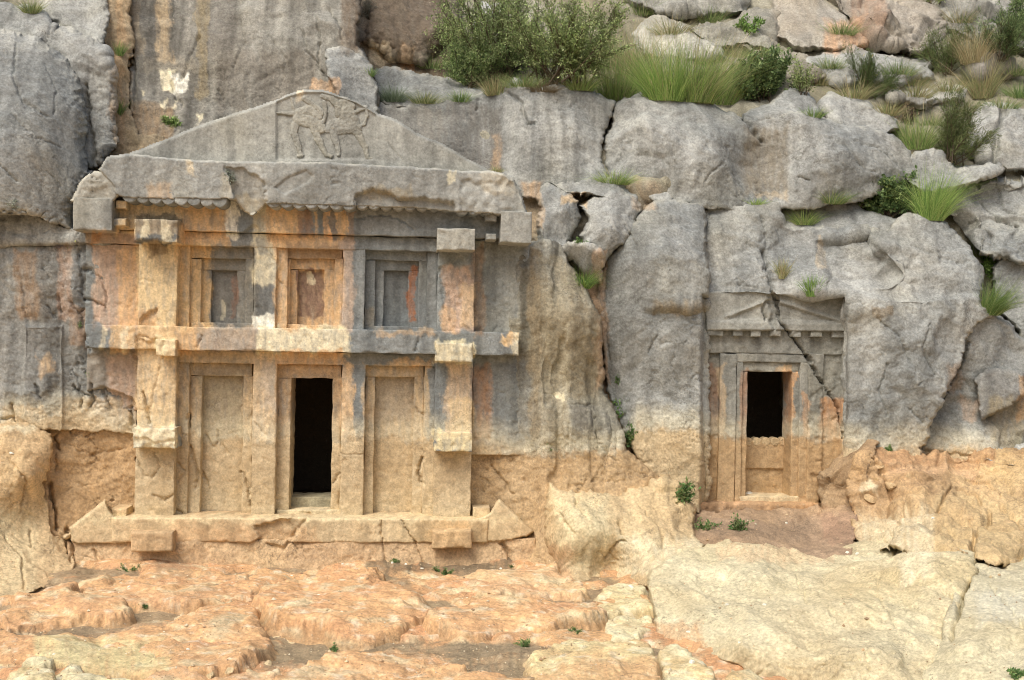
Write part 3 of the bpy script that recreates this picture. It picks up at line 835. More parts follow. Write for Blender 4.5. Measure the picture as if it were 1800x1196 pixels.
def build_ground():
    xs = axis(-6.2, 6.2, .03, -60, 60, 26); ys = axis(-5.6, .4, .03, -60, 3, 20)
    gx, gy = np.meshgrid(xs, ys); x, y = gx.ravel(), gy.ravel()
    z = .035 * fbm(x * .8, y * .8, 4, 301) + .022 * fbm(x * 3.3, y * 3.3, 4, 302) + .010 * fbm(x * 12, y * 12, 3, 303)
    ledge = np.clip(fbm(x * .9 + 4, y * 1.8, 4, 304), -.5, .6)
    z = z + .06 * sstep(-.05, .3, ledge) + .025 * planes(x * 1.3, y * 1.3, 311) + .012 * planes(x * 4.1, y * 4.1, 312) - .03
    px, py = project(np.stack([x, np.maximum(y, -13), z], 1))
    m = np.clip(.5 + .8 * fbm(x * 1.2, y * 1.2, 5, 305, .6), 0, 1)[:, None]
    col = SALMON * .95 * (1 - m) + S(218, 152, 102) * m
    so = sstep(.02, -.10, ledge)[:, None] * .85
    soilc = S(158, 132, 104) * (1 + .25 * fbm(x * 5, y * 5, 4, 306)[:, None])
    v = np.clip(fbm(x * 4.1, y * 4.1, 4, 308) * 1.5 - .25, 0, 1)[:, None] * .55
    col = col * (1 - v) + PALE * v
    v = np.clip(fbm(x * 9.1, y * 9.1, 3, 309) * 1.6 - .5, 0, 1)[:, None] * .6
    col = col * (1 - v) + WHITE * v
    col = col * (1 - so) + soilc * so
    col = apply_stains(col, px, py, [
        (640, 984, 905, 1006, S(128, 106, 84), .9, 8), (660, 1018, 720, 1042, S(150, 120, 94), .8, 8), (0, 1096, 160, 1120, S(150, 124, 98), .8, 8),
        (150, 1060, 215, 1100, S(146, 120, 94), .7, 8), (465, 1120, 610, 1175, S(158, 132, 104), .95, 8), (790, 1130, 948, 1196, S(152, 128, 102), .95, 8),
        (200, 1088, 290, 1112, S(170, 138, 106), .8, 8), (600, 1125, 760, 1150, S(160, 132, 102), .9, 8), (270, 985, 340, 1010, S(176, 140, 108), .6, 10)])
    col = col * (1 + .2 * fbm(x * 14, y * 14, 3, 307)[:, None])
    col = col * np.array([.995, 1.0, .93])
    q = grid_faces(*gx.shape, flip=True)
    o = link('ground', make_mesh('ground', np.stack([x, y, z], 1), q, None, np.clip(col, .03, .85), M_EARTH))
    tag(o, 'orange and buff bedrock ground with patches of brown soil', kind='structure')


build_ground()

HILL = tps([(-500, -500, 4.5), (900, -500, 13), (2300, -500, 14), (200, 0, 1.3), (215, 250, 1.0), (0, 100, .6), (450, 100, 1.9), (640, 40, 2.4), (700, 120, 2.2), (760, 170, 1.8),
            (900, 168, 1.75), (900, 80, 3.2), (1000, 20, 4.4), (1150, 160, 2.0), (1250, 60, 4.0), (1400, 165, 2.1), (1400, 80, 3.6), (1400, 0, 5.0), (1580, 220, 2.1), (1650, 140, 3.2),
            (1650, 260, 1.9), (1600, 40, 4.6), (1780, 160, 3.2), (1780, 20, 5.5), (2300, 100, 4.0), (1850, 260, 2.3), (1700, 360, 1.6), (1740, 470, 1.3), (1640, 370, 1.6), (1400, 350, 1.5),
            (940, 350, .85), (1080, 330, 1.05), (1140, 380, .85), (1060, 560, .62), (1090, 720, .5), (1300, 600, 3.8), (1450, 700, 1.2), (500, 500, 3.4), (540, 800, 3.4), (540, 300, 1.4), (800, 600, 2.2), (1000, 700, .9),
            (-500, 500, .4), (0, 500, .4), (60, 900, .2), (2300, 700, 2), (1700, 650, 1.1), (1700, 850, 1.0), (1340, 800, 3.8), (600, 1000, 2.2), (-500, 1000, .5), (2300, 1000, 1.5), (1120, 860, .5)])


def hill_extra(px, py):
    return -.10 * fbm(px * .012, py * .02, 4, 401)


hill_stains = STAIN_ROCK[:0] + [
    (185, -40, 240, 320, S(206, 162, 112), .7, 14), (600, -80, 800, 150, S(120, 98, 78), .9, 14), (645, 76, 690, 112, S(222, 196, 160), .9, 6), (702, 70, 728, 120, S(220, 156, 100), .85, 6),
    (900, 300, 960, 440, S(182, 148, 112), .7, 14), (1090, 330, 1160, 420, S(180, 146, 112), .6, 14), (1030, 420, 1075, 720, S(172, 132, 98), .8, 8), (1060, 640, 1130, 820, S(150, 116, 84), .9, 8),
    (530, 120, 610, 180, S(222, 158, 110), .95, 6), (1300, 330, 1400, 370, S(200, 156, 104), .8, 8)]
o = rock('hillside', None, [(-480, -480), (2280, -480), (2280, 1010), (-480, 1010)], lambda px, py: HILL(px, py), base=S(172, 164, 146), alt=S(140, 130, 104),
         rough=1.6, facet=.8, fsc=1.8, lump=.10, step=4.0, stains=hill_stains, soil=False, seed=55, kind='structure', extra=hill_extra, cracks=0, mat=M_EARTH, warp=0, R=4, drop=.1, back=.1)

# ------------------------------------------------------------------ natural rock masses
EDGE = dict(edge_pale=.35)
rock('boulder', 'huge smooth grey boulder at the left edge above the large tomb', [(-160, 15), (0, 45), (40, 57), (66, 56), (110, 86), (122, 98), (148, 150), (153, 265), (164, 300), (142, 328), (129, 350), (128, 404), (60, 380), (0, 374), (-160, 370)],
     [(50, 250, -.85), (0, 70, -.45), (120, 115, -.25), (150, 280, -.35), (60, 370, -.75), (-150, 250, -1.1), (-150, 60, -.6), (100, 200, -.6)], rough=.7, facet=.35, R=42, drop=.35, back=.5, **EDGE)
rock('boulder', 'rugged grey boulder wedged behind the huge left boulder beside the orange gully', [(-160, -20), (0, 0), (58, 20), (76, 22), (100, 52), (150, 66), (186, 84), (201, 130), (204, 185), (198, 262), (172, 292), (128, 300), (118, 160), (88, 96), (50, 74), (0, 66), (-160, 40)],
     [(190, 150, .05), (60, 40, .3), (0, 20, .3), (170, 250, -.02), (-150, 0, .3), (150, 120, .0)], rough=1.2, facet=1.0, R=26, drop=.3, **EDGE)
rock('boulder', 'grey boulder at the top left corner above two others', [(52, -60), (180, -60), (190, 25), (184, 82), (150, 66), (102, 54), (76, 18)], [(70, 0, .9), (180, 0, .75), (150, 60, .5), (100, -50, 1.2)], rough=.8, R=28, drop=.3, **EDGE)
rock('rock_outcrop', 'orange tan rock filling the gully left of the streaked cliff', [(184, -60), (226, -60), (236, 100), (232, 200), (244, 240), (316, 240), (215, 292), (156, 306), (192, 262), (198, 185), (196, 130), (180, 84)],
     [(200, 0, .95), (225, 0, 1.0), (210, 100, .6), (225, 150, .75), (205, 220, .42), (260, 255, .45), (170, 295, .2), (230, 60, .95)], base=S(196, 164, 124), alt=S(168, 144, 114), rough=1.2, facet=.6, fsc=3.5, R=7, drop=.1, soil=False, streak=.6, stains=[(205, 0, 218, 260, S(214, 166, 112), .7, 8), (230, 200, 310, 260, S(176, 152, 118), .5, 12)])
rock('rock_outcrop', 'streaked dark grey cliff face rising behind the carved pediment', [(222, -70), (628, -70), (632, 80), (645, 112), (660, 160), (670, 205), (668, 310), (190, 310), (232, 245), (228, 150), (233, 60)],
     [(240, 100, .95), (300, 100, 1.1), (355, 60, 1.2), (450, 100, 1.0), (560, 60, .95), (600, 200, .85), (300, 230, .62), (230, 260, .5), (400, -60, 1.7), (450, 200, .9), (600, -60, 1.6), (330, 120, 1.0)],
     base=S(150, 146, 136), alt=S(128, 122, 112), rough=.8, facet=.55, streak=.8, R=14, drop=.15, back=1.0)
rock('boulder', 'cracked angular grey block resting above the pediment peak', [(572, 92), (600, 82), (632, 92), (648, 115), (664, 165), (669, 206), (640, 194), (604, 170), (574, 134)], [(590, 100, .80), (650, 140, .85), (650, 200, .6), (600, 150, .62)], rough=.9, R=10, drop=.12, **EDGE)
rock('flat_rock', 'low grey rock ledge under the grass behind the pediment', [(652, 122), (700, 118), (730, 132), (790, 142), (850, 150), (862, 166), (800, 186), (700, 192), (655, 180)], [(660, 130, 1.75), (700, 160, 1.5), (850, 160, 1.55), (760, 150, 1.6)], rough=1.0, R=14, drop=.2, base=S(168, 168, 162), **EDGE)
rock('rock_outcrop', 'concave grey rock wall with brown streaks right of the pediment', [(640, 200), (656, 174), (700, 183), (760, 181), (805, 178), (850, 166), (884, 160), (893, 149), (912, 143), (936, 162), (985, 148), (1020, 156), (1079, 183), (1063, 220), (1057, 255), (1062, 300), (1076, 335), (930, 350), (860, 330), (640, 310)],
     [(700, 230, .95), (800, 230, 1.15), (862, 230, 1.3), (888, 235, 1.02), (905, 230, .92), (980, 240, .85), (1050, 240, 1.05), (930, 330, .8), (700, 180, 1.2), (800, 180, 1.35), (910, 146, 1.15), (1000, 152, 1.2), (660, 300, .75), (850, 310, 1.0), (1070, 320, .9)], rough=.7, facet=.3, R=10, drop=.16, streak=.6, **EDGE)
rock('boulder', 'pointed grey rock tip between the grass and the dark round bush', [(1290, 206), (1345, 181), (1390, 150), (1420, 168), (1445, 200), (1400, 215), (1330, 215)], [(1300, 200, 1.45), (1390, 155, 1.7), (1440, 200, 1.5), (1390, 205, 1.3)], under=.1, rough=.6, R=10, drop=.15, **EDGE)
rock('rock_outcrop', 'broad weathered grey rock wall above the small tomb', [(1062, 225), (1082, 190), (1130, 150), (1147, 168), (1200, 176), (1245, 181), (1266, 190), (1300, 204), (1330, 201), (1390, 197), (1440, 200), (1482, 222), (1560, 232), (1600, 266), (1606, 300), (1584, 322), (1520, 356), (1400, 368), (1250, 366), (1140, 350), (1075, 328), (1060, 290), (1058, 250)],
     [(1130, 250, .85), (1250, 280, .8), (1345, 280, 1.15), (1400, 220, 1.1), (1480, 280, .9), (1590, 290, 1.25), (1300, 206, 1.25), (1100, 200, 1.15), (1130, 155, 1.4), (1200, 180, 1.35), (1440, 205, 1.3), (1560, 236, 1.4), (1080, 280, 1.0), (1130, 340, .95), (1350, 340, 1.05), (1500, 350, 1.05), (1130, 212, .9)], rough=.9, facet=.6, R=16, drop=.2, **EDGE)
rock('boulder', 'pitted grey boulder behind the right end of the upper rock wall', [(1438, 190), (1455, 167), (1510, 168), (1540, 180), (1562, 196), (1580, 224), (1560, 240), (1480, 232)], [(1450, 180, 1.8), (1530, 180, 1.8), (1560, 225, 1.55), (1480, 222, 1.5)], under=.1, rough=1.3, R=20, drop=.3, **EDGE)
rock('flat_rock', 'flat tongue of grey rock under the broom bush on the right', [(1596, 275), (1640, 267), (1682, 288), (1752, 291), (1764, 302), (1720, 322), (1640, 340), (1590, 322)], [(1600, 275, 1.35), (1680, 290, 1.3), (1750, 298, 1.3), (1650, 330, 1.05)], under=.1, rough=.7, R=12, drop=.2, **EDGE)
rock('boulder', 'tall grey boulder split by a dark vertical crack at the upper right edge', [(1700, 225), (1712, 195), (1732, 178), (1800, 190), (1960, 205), (1960, 310), (1770, 306), (1722, 296), (1704, 262)], [(1710, 230, 2.05), (1735, 185, 2.1), (1800, 200, 2.0), (1740, 280, 1.65), (1950, 250, 2.0), (1760, 240, 1.8)], under=.1, rough=.8, facet=.8, R=22, drop=.3, **EDGE)
rock('boulder', 'heavily faceted grey rock outcrop on the right slope', [(1652, 372), (1668, 345), (1695, 318), (1745, 298), (1800, 294), (1960, 300), (1960, 500), (1760, 460), (1722, 446), (1700, 430), (1672, 396)], [(1660, 370, 1.35), (1700, 330, 1.3), (1760, 305, 1.3), (1800, 380, .95), (1720, 430, 1.0), (1950, 400, .9), (1800, 450, .8)], under=.1, rough=1.1, facet=2.2, fsc=2.6, R=20, drop=.25, **EDGE)
rock('boulder', 'grey boulder at the right edge beside the drooping grass tuft', [(1735, 530), (1735, 470), (1762, 442), (1800, 428), (1960, 430), (1960, 660), (1800, 612), (1774, 575), (1752, 556)], [(1745, 500, 1.0), (1790, 450, .9), (1950, 500, .7), (1780, 560, .75), (1850, 600, .6)], under=.1, rough=1.0, facet=.8, R=20, drop=.25, **EDGE)
rock('boulder', 'grey rock lying across the top of the boulder pile between the tombs', [(955, 322), (1000, 311), (1062, 316), (1075, 305), (1090, 305), (1122, 340), (1120, 352), (1060, 346), (1005, 342)], [(960, 322, .65), (1080, 310, .75), (1060, 340, .42), (1110, 345, .6)], under=.1, rough=.8, R=10, drop=.15, **EDGE)
rock('boulder', 'rounded grey boulder touching the right corner of the large tomb', [(944, 345), (960, 325), (1000, 334), (1018, 352), (1026, 385), (1012, 410), (1000, 440), (975, 440), (945, 430)], [(955, 350, .4), (990, 370, .22), (1015, 390, .4), (960, 425, .15)], under=.1, rough=.8, R=22, drop=.25, **EDGE)
rock('boulder', 'angular grey boulder leaning over the crack between the two tombs', [(1012, 362), (1040, 344), (1085, 336), (1112, 346), (1128, 362), (1122, 400), (1098, 428), (1080, 448), (1064, 470), (1055, 500), (1042, 480), (1032, 455), (1018, 430), (1012, 412), (1030, 388)], [(1030, 365, .35), (1100, 350, .4), (1060, 400, .05), (1120, 390, .35), (1055, 480, .25), (1020, 425, .2)], under=.1, rough=.9, R=16, drop=.22, **EDGE)
rock('boulder', 'small pitted grey boulder below the pile, above the grassy crack', [(972, 438), (1000, 424), (1035, 428), (1056, 440), (1060, 465), (1050, 492), (1030, 480), (1008, 460), (985, 452)], [(985, 440, .25), (1030, 445, .1), (1045, 485, .25)], under=.1, rough=1.2, R=14, drop=.18, **EDGE)
rock('boulder', 'small grey stone at the foot of the upper rock wall', [(1140, 350), (1150, 330), (1175, 328), (1185, 350), (1170, 360)], [(1150, 340, .9), (1175, 340, .9), (1165, 355, .75)], under=.1, rough=.8, R=10, drop=.15, **EDGE)


def notch(px, py):
    n = py + 8 * perlin(px * .03, py * 0, 501)
    return .3 * sstep(1229, 1234, px) * sstep(516, 522, py) + .12 * sstep(536, 552, n) * sstep(1120, 1165, px)


rock('rock_outcrop', 'tall rounded grey rock face left of the small tomb', [(1050, 515), (1056, 470), (1090, 428), (1126, 380), (1150, 357), (1180, 350), (1212, 352), (1240, 362), (1246, 400), (1244, 520), (1246, 545), (1246, 700), (1246, 800), (1240, 905), (1180, 880), (1150, 842), (1112, 792), (1084, 742), (1060, 690), (1053, 600)],
     [(1070, 500, .42), (1150, 450, .02), (1200, 600, -.02), (1235, 500, .18), (1232, 650, .12), (1080, 650, .38), (1150, 380, .35), (1200, 357, .62), (1180, 780, .05), (1100, 760, .35), (1210, 880, .1), (1240, 400, .4)], rough=.9, facet=.5, R=12, drop=.15, extra=notch, **EDGE)


def hollow(px, py):
    a = poly_sdf(px, py, [(1436, 424), (1480, 418), (1530, 412), (1548, 440), (1588, 478), (1560, 500), (1500, 508), (1450, 505), (1440, 470)])
    shelf = .10 * sstep(515, 527, py) * (px > 1485)
    hum = -.10 * np.exp(-((px - 1515) / 45) ** 2 - ((py - 540) / 22) ** 2)
    ins = np.minimum(np.minimum(px - 1236, 1494 - px), py - 519)
    return .16 * sstep(-4, 14, a) - shelf + hum + .3 * sstep(-1, 3, ins)


rock('rock_outcrop', 'great grey rock mass crowning and flanking the small tomb', [(1238, 364), (1270, 342), (1300, 347), (1345, 362), (1366, 353), (1378, 390), (1400, 399), (1436, 402), (1500, 399), (1560, 405), (1590, 386), (1616, 382), (1662, 400), (1692, 432), (1722, 480), (1724, 530), (1752, 556), (1720, 569), (1703, 592), (1693, 632), (1674, 680), (1642, 722), (1632, 770), (1615, 824), (1482, 816), (1482, 536), (1210, 536), (1210, 366)],
     [(1300, 360, 1.0), (1260, 360, .95), (1300, 500, .48), (1240, 440, .6), (1400, 410, .85), (1450, 460, .62), (1400, 510, .5), (1580, 440, .5), (1650, 430, .75), (1600, 390, .9), (1600, 600, .2), (1700, 540, .4), (1550, 700, .3), (1510, 600, .34), (1240, 515, .5), (1490, 420, .75), (1500, 790, .4), (1690, 600, .42), (1620, 780, .3), (1370, 385, .85)], rough=1.05, facet=.7, R=9, drop=.14, extra=hollow, soil_soft=12, **EDGE)
rock('flat_rock', 'thin grey rock shelf behind the crown of the small tomb', [(1366, 362), (1400, 354), (1450, 359), (1500, 352), (1530, 366), (1566, 379), (1592, 392), (1590, 412), (1480, 412), (1400, 408), (1374, 396)], [(1370, 362, 1.35), (1500, 355, 1.35), (1590, 392, 1.1), (1450, 400, .98)], rough=.7, R=8, drop=.1, **EDGE)
rock('rock_outcrop', 'grey rock face right of the slanting fissure at the right edge', [(1604, 826), (1620, 770), (1632, 724), (1664, 678), (1684, 630), (1694, 590), (1712, 564), (1748, 550), (1785, 574), (1808, 610), (1960, 620), (1960, 826), (1700, 826)], [(1640, 760, .55), (1690, 680, .6), (1730, 600, .52), (1790, 620, .6), (1950, 700, .6), (1700, 780, .42), (1800, 780, .55), (1690, 720, .55)], rough=1.1, facet=.9, R=12, drop=.18)
rock('boulder', 'dark angular block of stone set in a hollow at the right edge', [(1712, 664), (1735, 650), (1770, 653), (1796, 656), (1798, 690), (1770, 714), (1742, 730), (1728, 736), (1720, 700)], [(1720, 660, .44), (1790, 660, .46), (1730, 730, .36), (1760, 700, .38)], base=S(146, 146, 142), alt=S(126, 124, 120), under=.1, rough=.7, facet=.3, R=6, drop=.08, back=.3)


def column_extra(px, py):
    return .03 * np.sin((px - 912) / 9.0) * sstep(905, 930, px) * (1 - sstep(980, 1010, px)) + .05 * sstep(.1, .5, fbm(px * .03, py * .008, 3, 503)) * sstep(930, 960, px)


rock('rock_outcrop', 'rough brown streaked rock buttress right of the large tomb', [(800, 430), (936, 430), (955, 424), (985, 429), (1001, 455), (1021, 490), (1041, 530), (1053, 560), (1061, 600), (1058, 640), (1060, 690), (1076, 712), (1090, 760), (1098, 795), (1122, 815), (1162, 842), (1216, 905), (1200, 985), (1060, 1010), (945, 1005), (800, 985)],
     [(835, 450, .08), (835, 700, .05), (900, 500, .08), (900, 700, .06), (922, 560, -.05), (922, 700, -.05), (922, 470, -.04), (945, 500, -.10), (990, 550, -.26), (1045, 600, -.08), (1055, 680, .12), (960, 435, .08), (900, 750, .05), (1000, 760, -.24), (1080, 780, -.08), (835, 850, -.02), (835, 920, -.04), (920, 850, -.05), (960, 880, -.25), (1050, 850, -.22), (1000, 800, -.18), (900, 930, -.05), (1150, 860, -.1), (990, 455, .1), (1000, 990, -.75), (1160, 960, -.6), (1080, 920, -.5)],
     rough=1.3, facet=.35, R=8, drop=.14, extra=column_extra, streak=1.1, base=S(160, 156, 144), alt=S(138, 130, 112), buff=S(204, 168, 122))
rock('boulder', 'large buff boulder with a rounded flank between the two tombs', [(966, 850), (981, 860), (1040, 862), (1077, 868), (1136, 853), (1165, 842), (1185, 852), (1202, 868), (1218, 900), (1226, 935), (1236, 962), (1215, 992), (1180, 1006), (1130, 1032), (1098, 1026), (1060, 1018), (1040, 1020), (1012, 1036), (980, 1010), (960, 960), (957, 905)],
     [(966, 852, -.42), (1005, 866, -.48), (1000, 900, -.9), (962, 930, -.5), (985, 960, -.95), (1012, 1032, 'z', -.06), (975, 1000, 'z', -.02), (1050, 940, -1.1), (1060, 1010, 'z', .0), (1077, 870, -.5), (1140, 860, -.42), (1165, 845, -.3), (1205, 875, -.38), (1220, 925, -.6), (1130, 930, -.95), (1100, 990, 'z', .16), (1180, 992, 'z', .33), (1230, 958, 'z', .40), (1090, 945, -1.0)],
     base=S(214, 182, 134), alt=S(204, 168, 118), rough=1.1, facet=.7, R=9, drop=.12, soil=False, stains=[(1090, 940, 1290, 1010, PALE, .7, 24), (975, 870, 1070, 1000, S(226, 206, 160), .6, 24), (955, 960, 1010, 1030, S(216, 166, 118), .6, 16)])
rock('rock_outcrop', 'rough brown rock wall below the left end of the large tomb', [(60, 742), (242, 742), (244, 965), (60, 985), (60, 850)], [(60, 900, -.6), (90, 760, -.35), (240, 760, -.30), (240, 950, -.32), (110, 940, -.5), (100, 850, -.4), (170, 850, -.28)], base=TAN, alt=TAN2, rough=1.5, facet=.5, R=6, drop=.08, buff=S(204, 162, 112))
rock('boulder', 'large buff boulder at the left edge of the platform', [(-160, 738), (0, 744), (60, 748), (90, 762), (98, 780), (92, 812), (88, 850), (92, 884), (100, 932), (122, 940), (132, 1000), (100, 1016), (44, 1046), (-160, 1070)],
     [(-150, 745, -.7), (60, 752, -.6), (90, 780, -.6), (60, 840, -.95), (90, 850, -.6), (66, 900, -.74), (0, 850, -1.05), (50, 940, -.88), (95, 930, -.72), (122, 960, -.72), (0, 1000, 'z', .1), (45, 1040, 'z', 0), (115, 1005, 'z', 0), (-150, 1060, 'z', 0), (-150, 900, -1.4)],
     base=S(218, 180, 130), alt=S(206, 164, 112), rough=1.2, facet=.5, R=7, drop=.1, soil=False, stains=[(-160, 900, 70, 1060, S(214, 190, 144), .6, 24), (-20, 750, 60, 762, PALE, .6, 8), (64, 850, 130, 1000, S(206, 172, 124), .5, 12)])

rock('rock_outcrop', 'rough grey rock wall left of the large tomb', [(-160, 362), (60, 372), (100, 392), (128, 404), (236, 408), (246, 440), (246, 620), (244, 768), (180, 760), (100, 758), (0, 752), (-160, 748)],
     [(-150, 400, -.62), (0, 550, -.52), (150, 470, -.38), (240, 500, -.30), (60, 740, -.52), (240, 740, -.30), (100, 650, -.42), (0, 400, -.5), (-150, 700, -.6), (200, 650, -.30)], base=S(160, 160, 154), alt=S(136, 134, 128), rough=1.4, facet=.6, R=5, drop=.06, streak=.7,
     extra=lambda px, py: -.09 * (1 - sstep(426 + 2 * perlin(px * .02, 0 * px, 77), 430, py)) - .04 * sstep(569, 574, py) * (px < 112) * (px > 40))
rock('rock_outcrop', 'brown rock corner on the right side of the small tomb recess', [(1444, 905), (1450, 850), (1470, 815), (1482, 790), (1490, 770), (1545, 780), (1530, 830), (1512, 880), (1508, 945), (1450, 925)], [(1450, 880, .42), (1475, 800, .45), (1490, 860, .30), (1515, 850, -.05), (1505, 930, -.25), (1535, 790, .15), (1455, 920, .2)], base=S(186, 150, 108), alt=S(160, 124, 86), rough=1.4, facet=.9, R=6, drop=.08, soil=False, stains=[(1440, 890, 1520, 950, S(184, 138, 100), .6, 12)])
rock('rock_outcrop', 'crumbling tan rock bank full of holes right of the small tomb', [(1498, 850), (1512, 812), (1534, 786), (1600, 792), (1680, 797), (1720, 788), (1800, 792), (1960, 792), (1960, 1030), (1800, 1000), (1740, 1000), (1700, 990), (1600, 975), (1520, 965), (1500, 940), (1496, 880)],
     [(1520, 820, .0), (1600, 795, .22), (1690, 795, .25), (1620, 830, -.05), (1720, 825, .05), (1560, 900, -.5), (1700, 900, -.55), (1505, 936, 'z', .5), (1600, 965, 'z', .6), (1740, 994, 'z', .6), (1900, 900, -.5), (1900, 1000, -1.2), (1660, 815, .2), (1800, 800, .2)], base=S(212, 174, 120), alt=S(186, 144, 96), rough=1.6, facet=.95, fsc=5.0, R=8, drop=.1, soil=False,
     stains=[(1540, 785, 1750, 815, S(192, 138, 88), .7, 8), (1560, 815, 1720, 835, S(214, 164, 118), .6, 8), (1510, 900, 1640, 990, PALE, .6, 22), (1510, 850, 1545, 870, CREAM, .5, 6), (1640, 880, 1800, 990, S(206, 172, 116), .5, 18)])
rock('flat_rock', 'pale grey rock slab lying on the bank at the right edge', [(1728, 806), (1758, 785), (1800, 780), (1960, 778), (1960, 826), (1800, 818), (1756, 818)], [(1735, 806, .12), (1770, 786, .3), (1950, 800, .2), (1790, 815, .02)], base=S(190, 190, 184), alt=S(160, 160, 156), under=.1, rough=1.0, facet=.5, R=8, drop=.1, soil=False, stains=[(1728, 812, 1800, 830, TAN, .6, 8)])
rock('soil_floor', 'reddish brown soil floor in front of the small tomb', [(1212, 895), (1240, 890), (1440, 895), (1470, 890), (1504, 900), (1496, 1000), (1440, 1010), (1300, 1010), (1200, 980)], [(1215, 905, 'z', .56), (1440, 905, 'z', .56), (1500, 915, 'z', .6), (1300, 955, 'z', .43), (1480, 955, 'z', .44), (1215, 950, 'z', .38), (1350, 930, 'z', .50), (1300, 1005, 'z', .3), (1480, 1000, 'z', .3)], base=S(184, 148, 116), alt=S(164, 130, 102), rough=1.0, facet=.6, R=6, drop=.05, back=.15, soil=False, kind='structure',
     stains=[(1250, 918, 1420, 945, S(146, 118, 94), .6, 14), (1440, 905, 1520, 950, S(186, 140, 110), .6, 10)], mat=M_EARTH)
rock('boulder', 'wide pale buff rock mass sloping across the lower right', [(1141, 1010), (1160, 988), (1200, 958), (1270, 944), (1330, 950), (1420, 952), (1500, 930), (1560, 934), (1620, 944), (1700, 970), (1706, 1000), (1704, 1030), (1688, 1062), (1680, 1100), (1655, 1130), (1640, 1165), (1620, 1250), (1345, 1250), (1340, 1200), (1300, 1172), (1222, 1146), (1150, 1122), (1144, 1060)],
     [(1150, 1012, 'z', .30), (1210, 962, 'z', .47), (1260, 950, 'z', .50), (1420, 956, 'z', .48), (1330, 975, 'z', .5), (1500, 942, 'z', .58), (1620, 962, 'z', .62), (1700, 990, 'z', .55), (1150, 1070, 'z', .20), (1150, 1115, 'z', .02), (1300, 1080, 'z', .30), (1300, 1125, 'z', .27), (1300, 1168, 'z', .06), (1480, 1060, 'z', .36), (1460, 1130, 'z', .30), (1440, 1200, 'z', .03), (1600, 1060, 'z', .42), (1640, 1130, 'z', .25), (1620, 1240, 'z', .0), (1220, 1140, 'z', .04), (1690, 1060, 'z', .38)],
     warp=1.4, base=S(218, 202, 164), alt=S(210, 186, 142), rough=1.2, facet=1.3, fsc=1.8, R=8, drop=.08, soil=False, streak=.1, stains=[(1140, 1090, 1230, 1150, S(214, 158, 104), .7, 14), (1330, 1150, 1480, 1260, S(196, 168, 124), .6, 14), (1260, 948, 1460, 975, S(226, 184, 136), .6, 10), (1580, 990, 1640, 1030, CREAM, .6, 12)])
rock('boulder', 'pale grey buff boulder in the lower right corner', [(1700, 1000), (1742, 994), (1800, 990), (1960, 1000), (1960, 1260), (1606, 1260), (1628, 1170), (1668, 1106), (1680, 1064), (1696, 1034)], [(1712, 1010, 'z', .52), (1800, 995, 'z', .55), (1700, 1080, 'z', .40), (1800, 1090, 'z', .42), (1700, 1130, 'z', .34), (1660, 1160, 'z', .2), (1660, 1250, 'z', .05), (1900, 1200, 'z', .3), (1780, 1180, 'z', .2), (1950, 1010, 'z', .55)], base=S(214, 200, 166), alt=S(198, 182, 148), rough=1.0, facet=1.2, fsc=1.8, R=10, drop=.1, soil=False, streak=.1, stains=[(1720, 1050, 1800, 1110, S(206, 200, 180), .5, 20)])

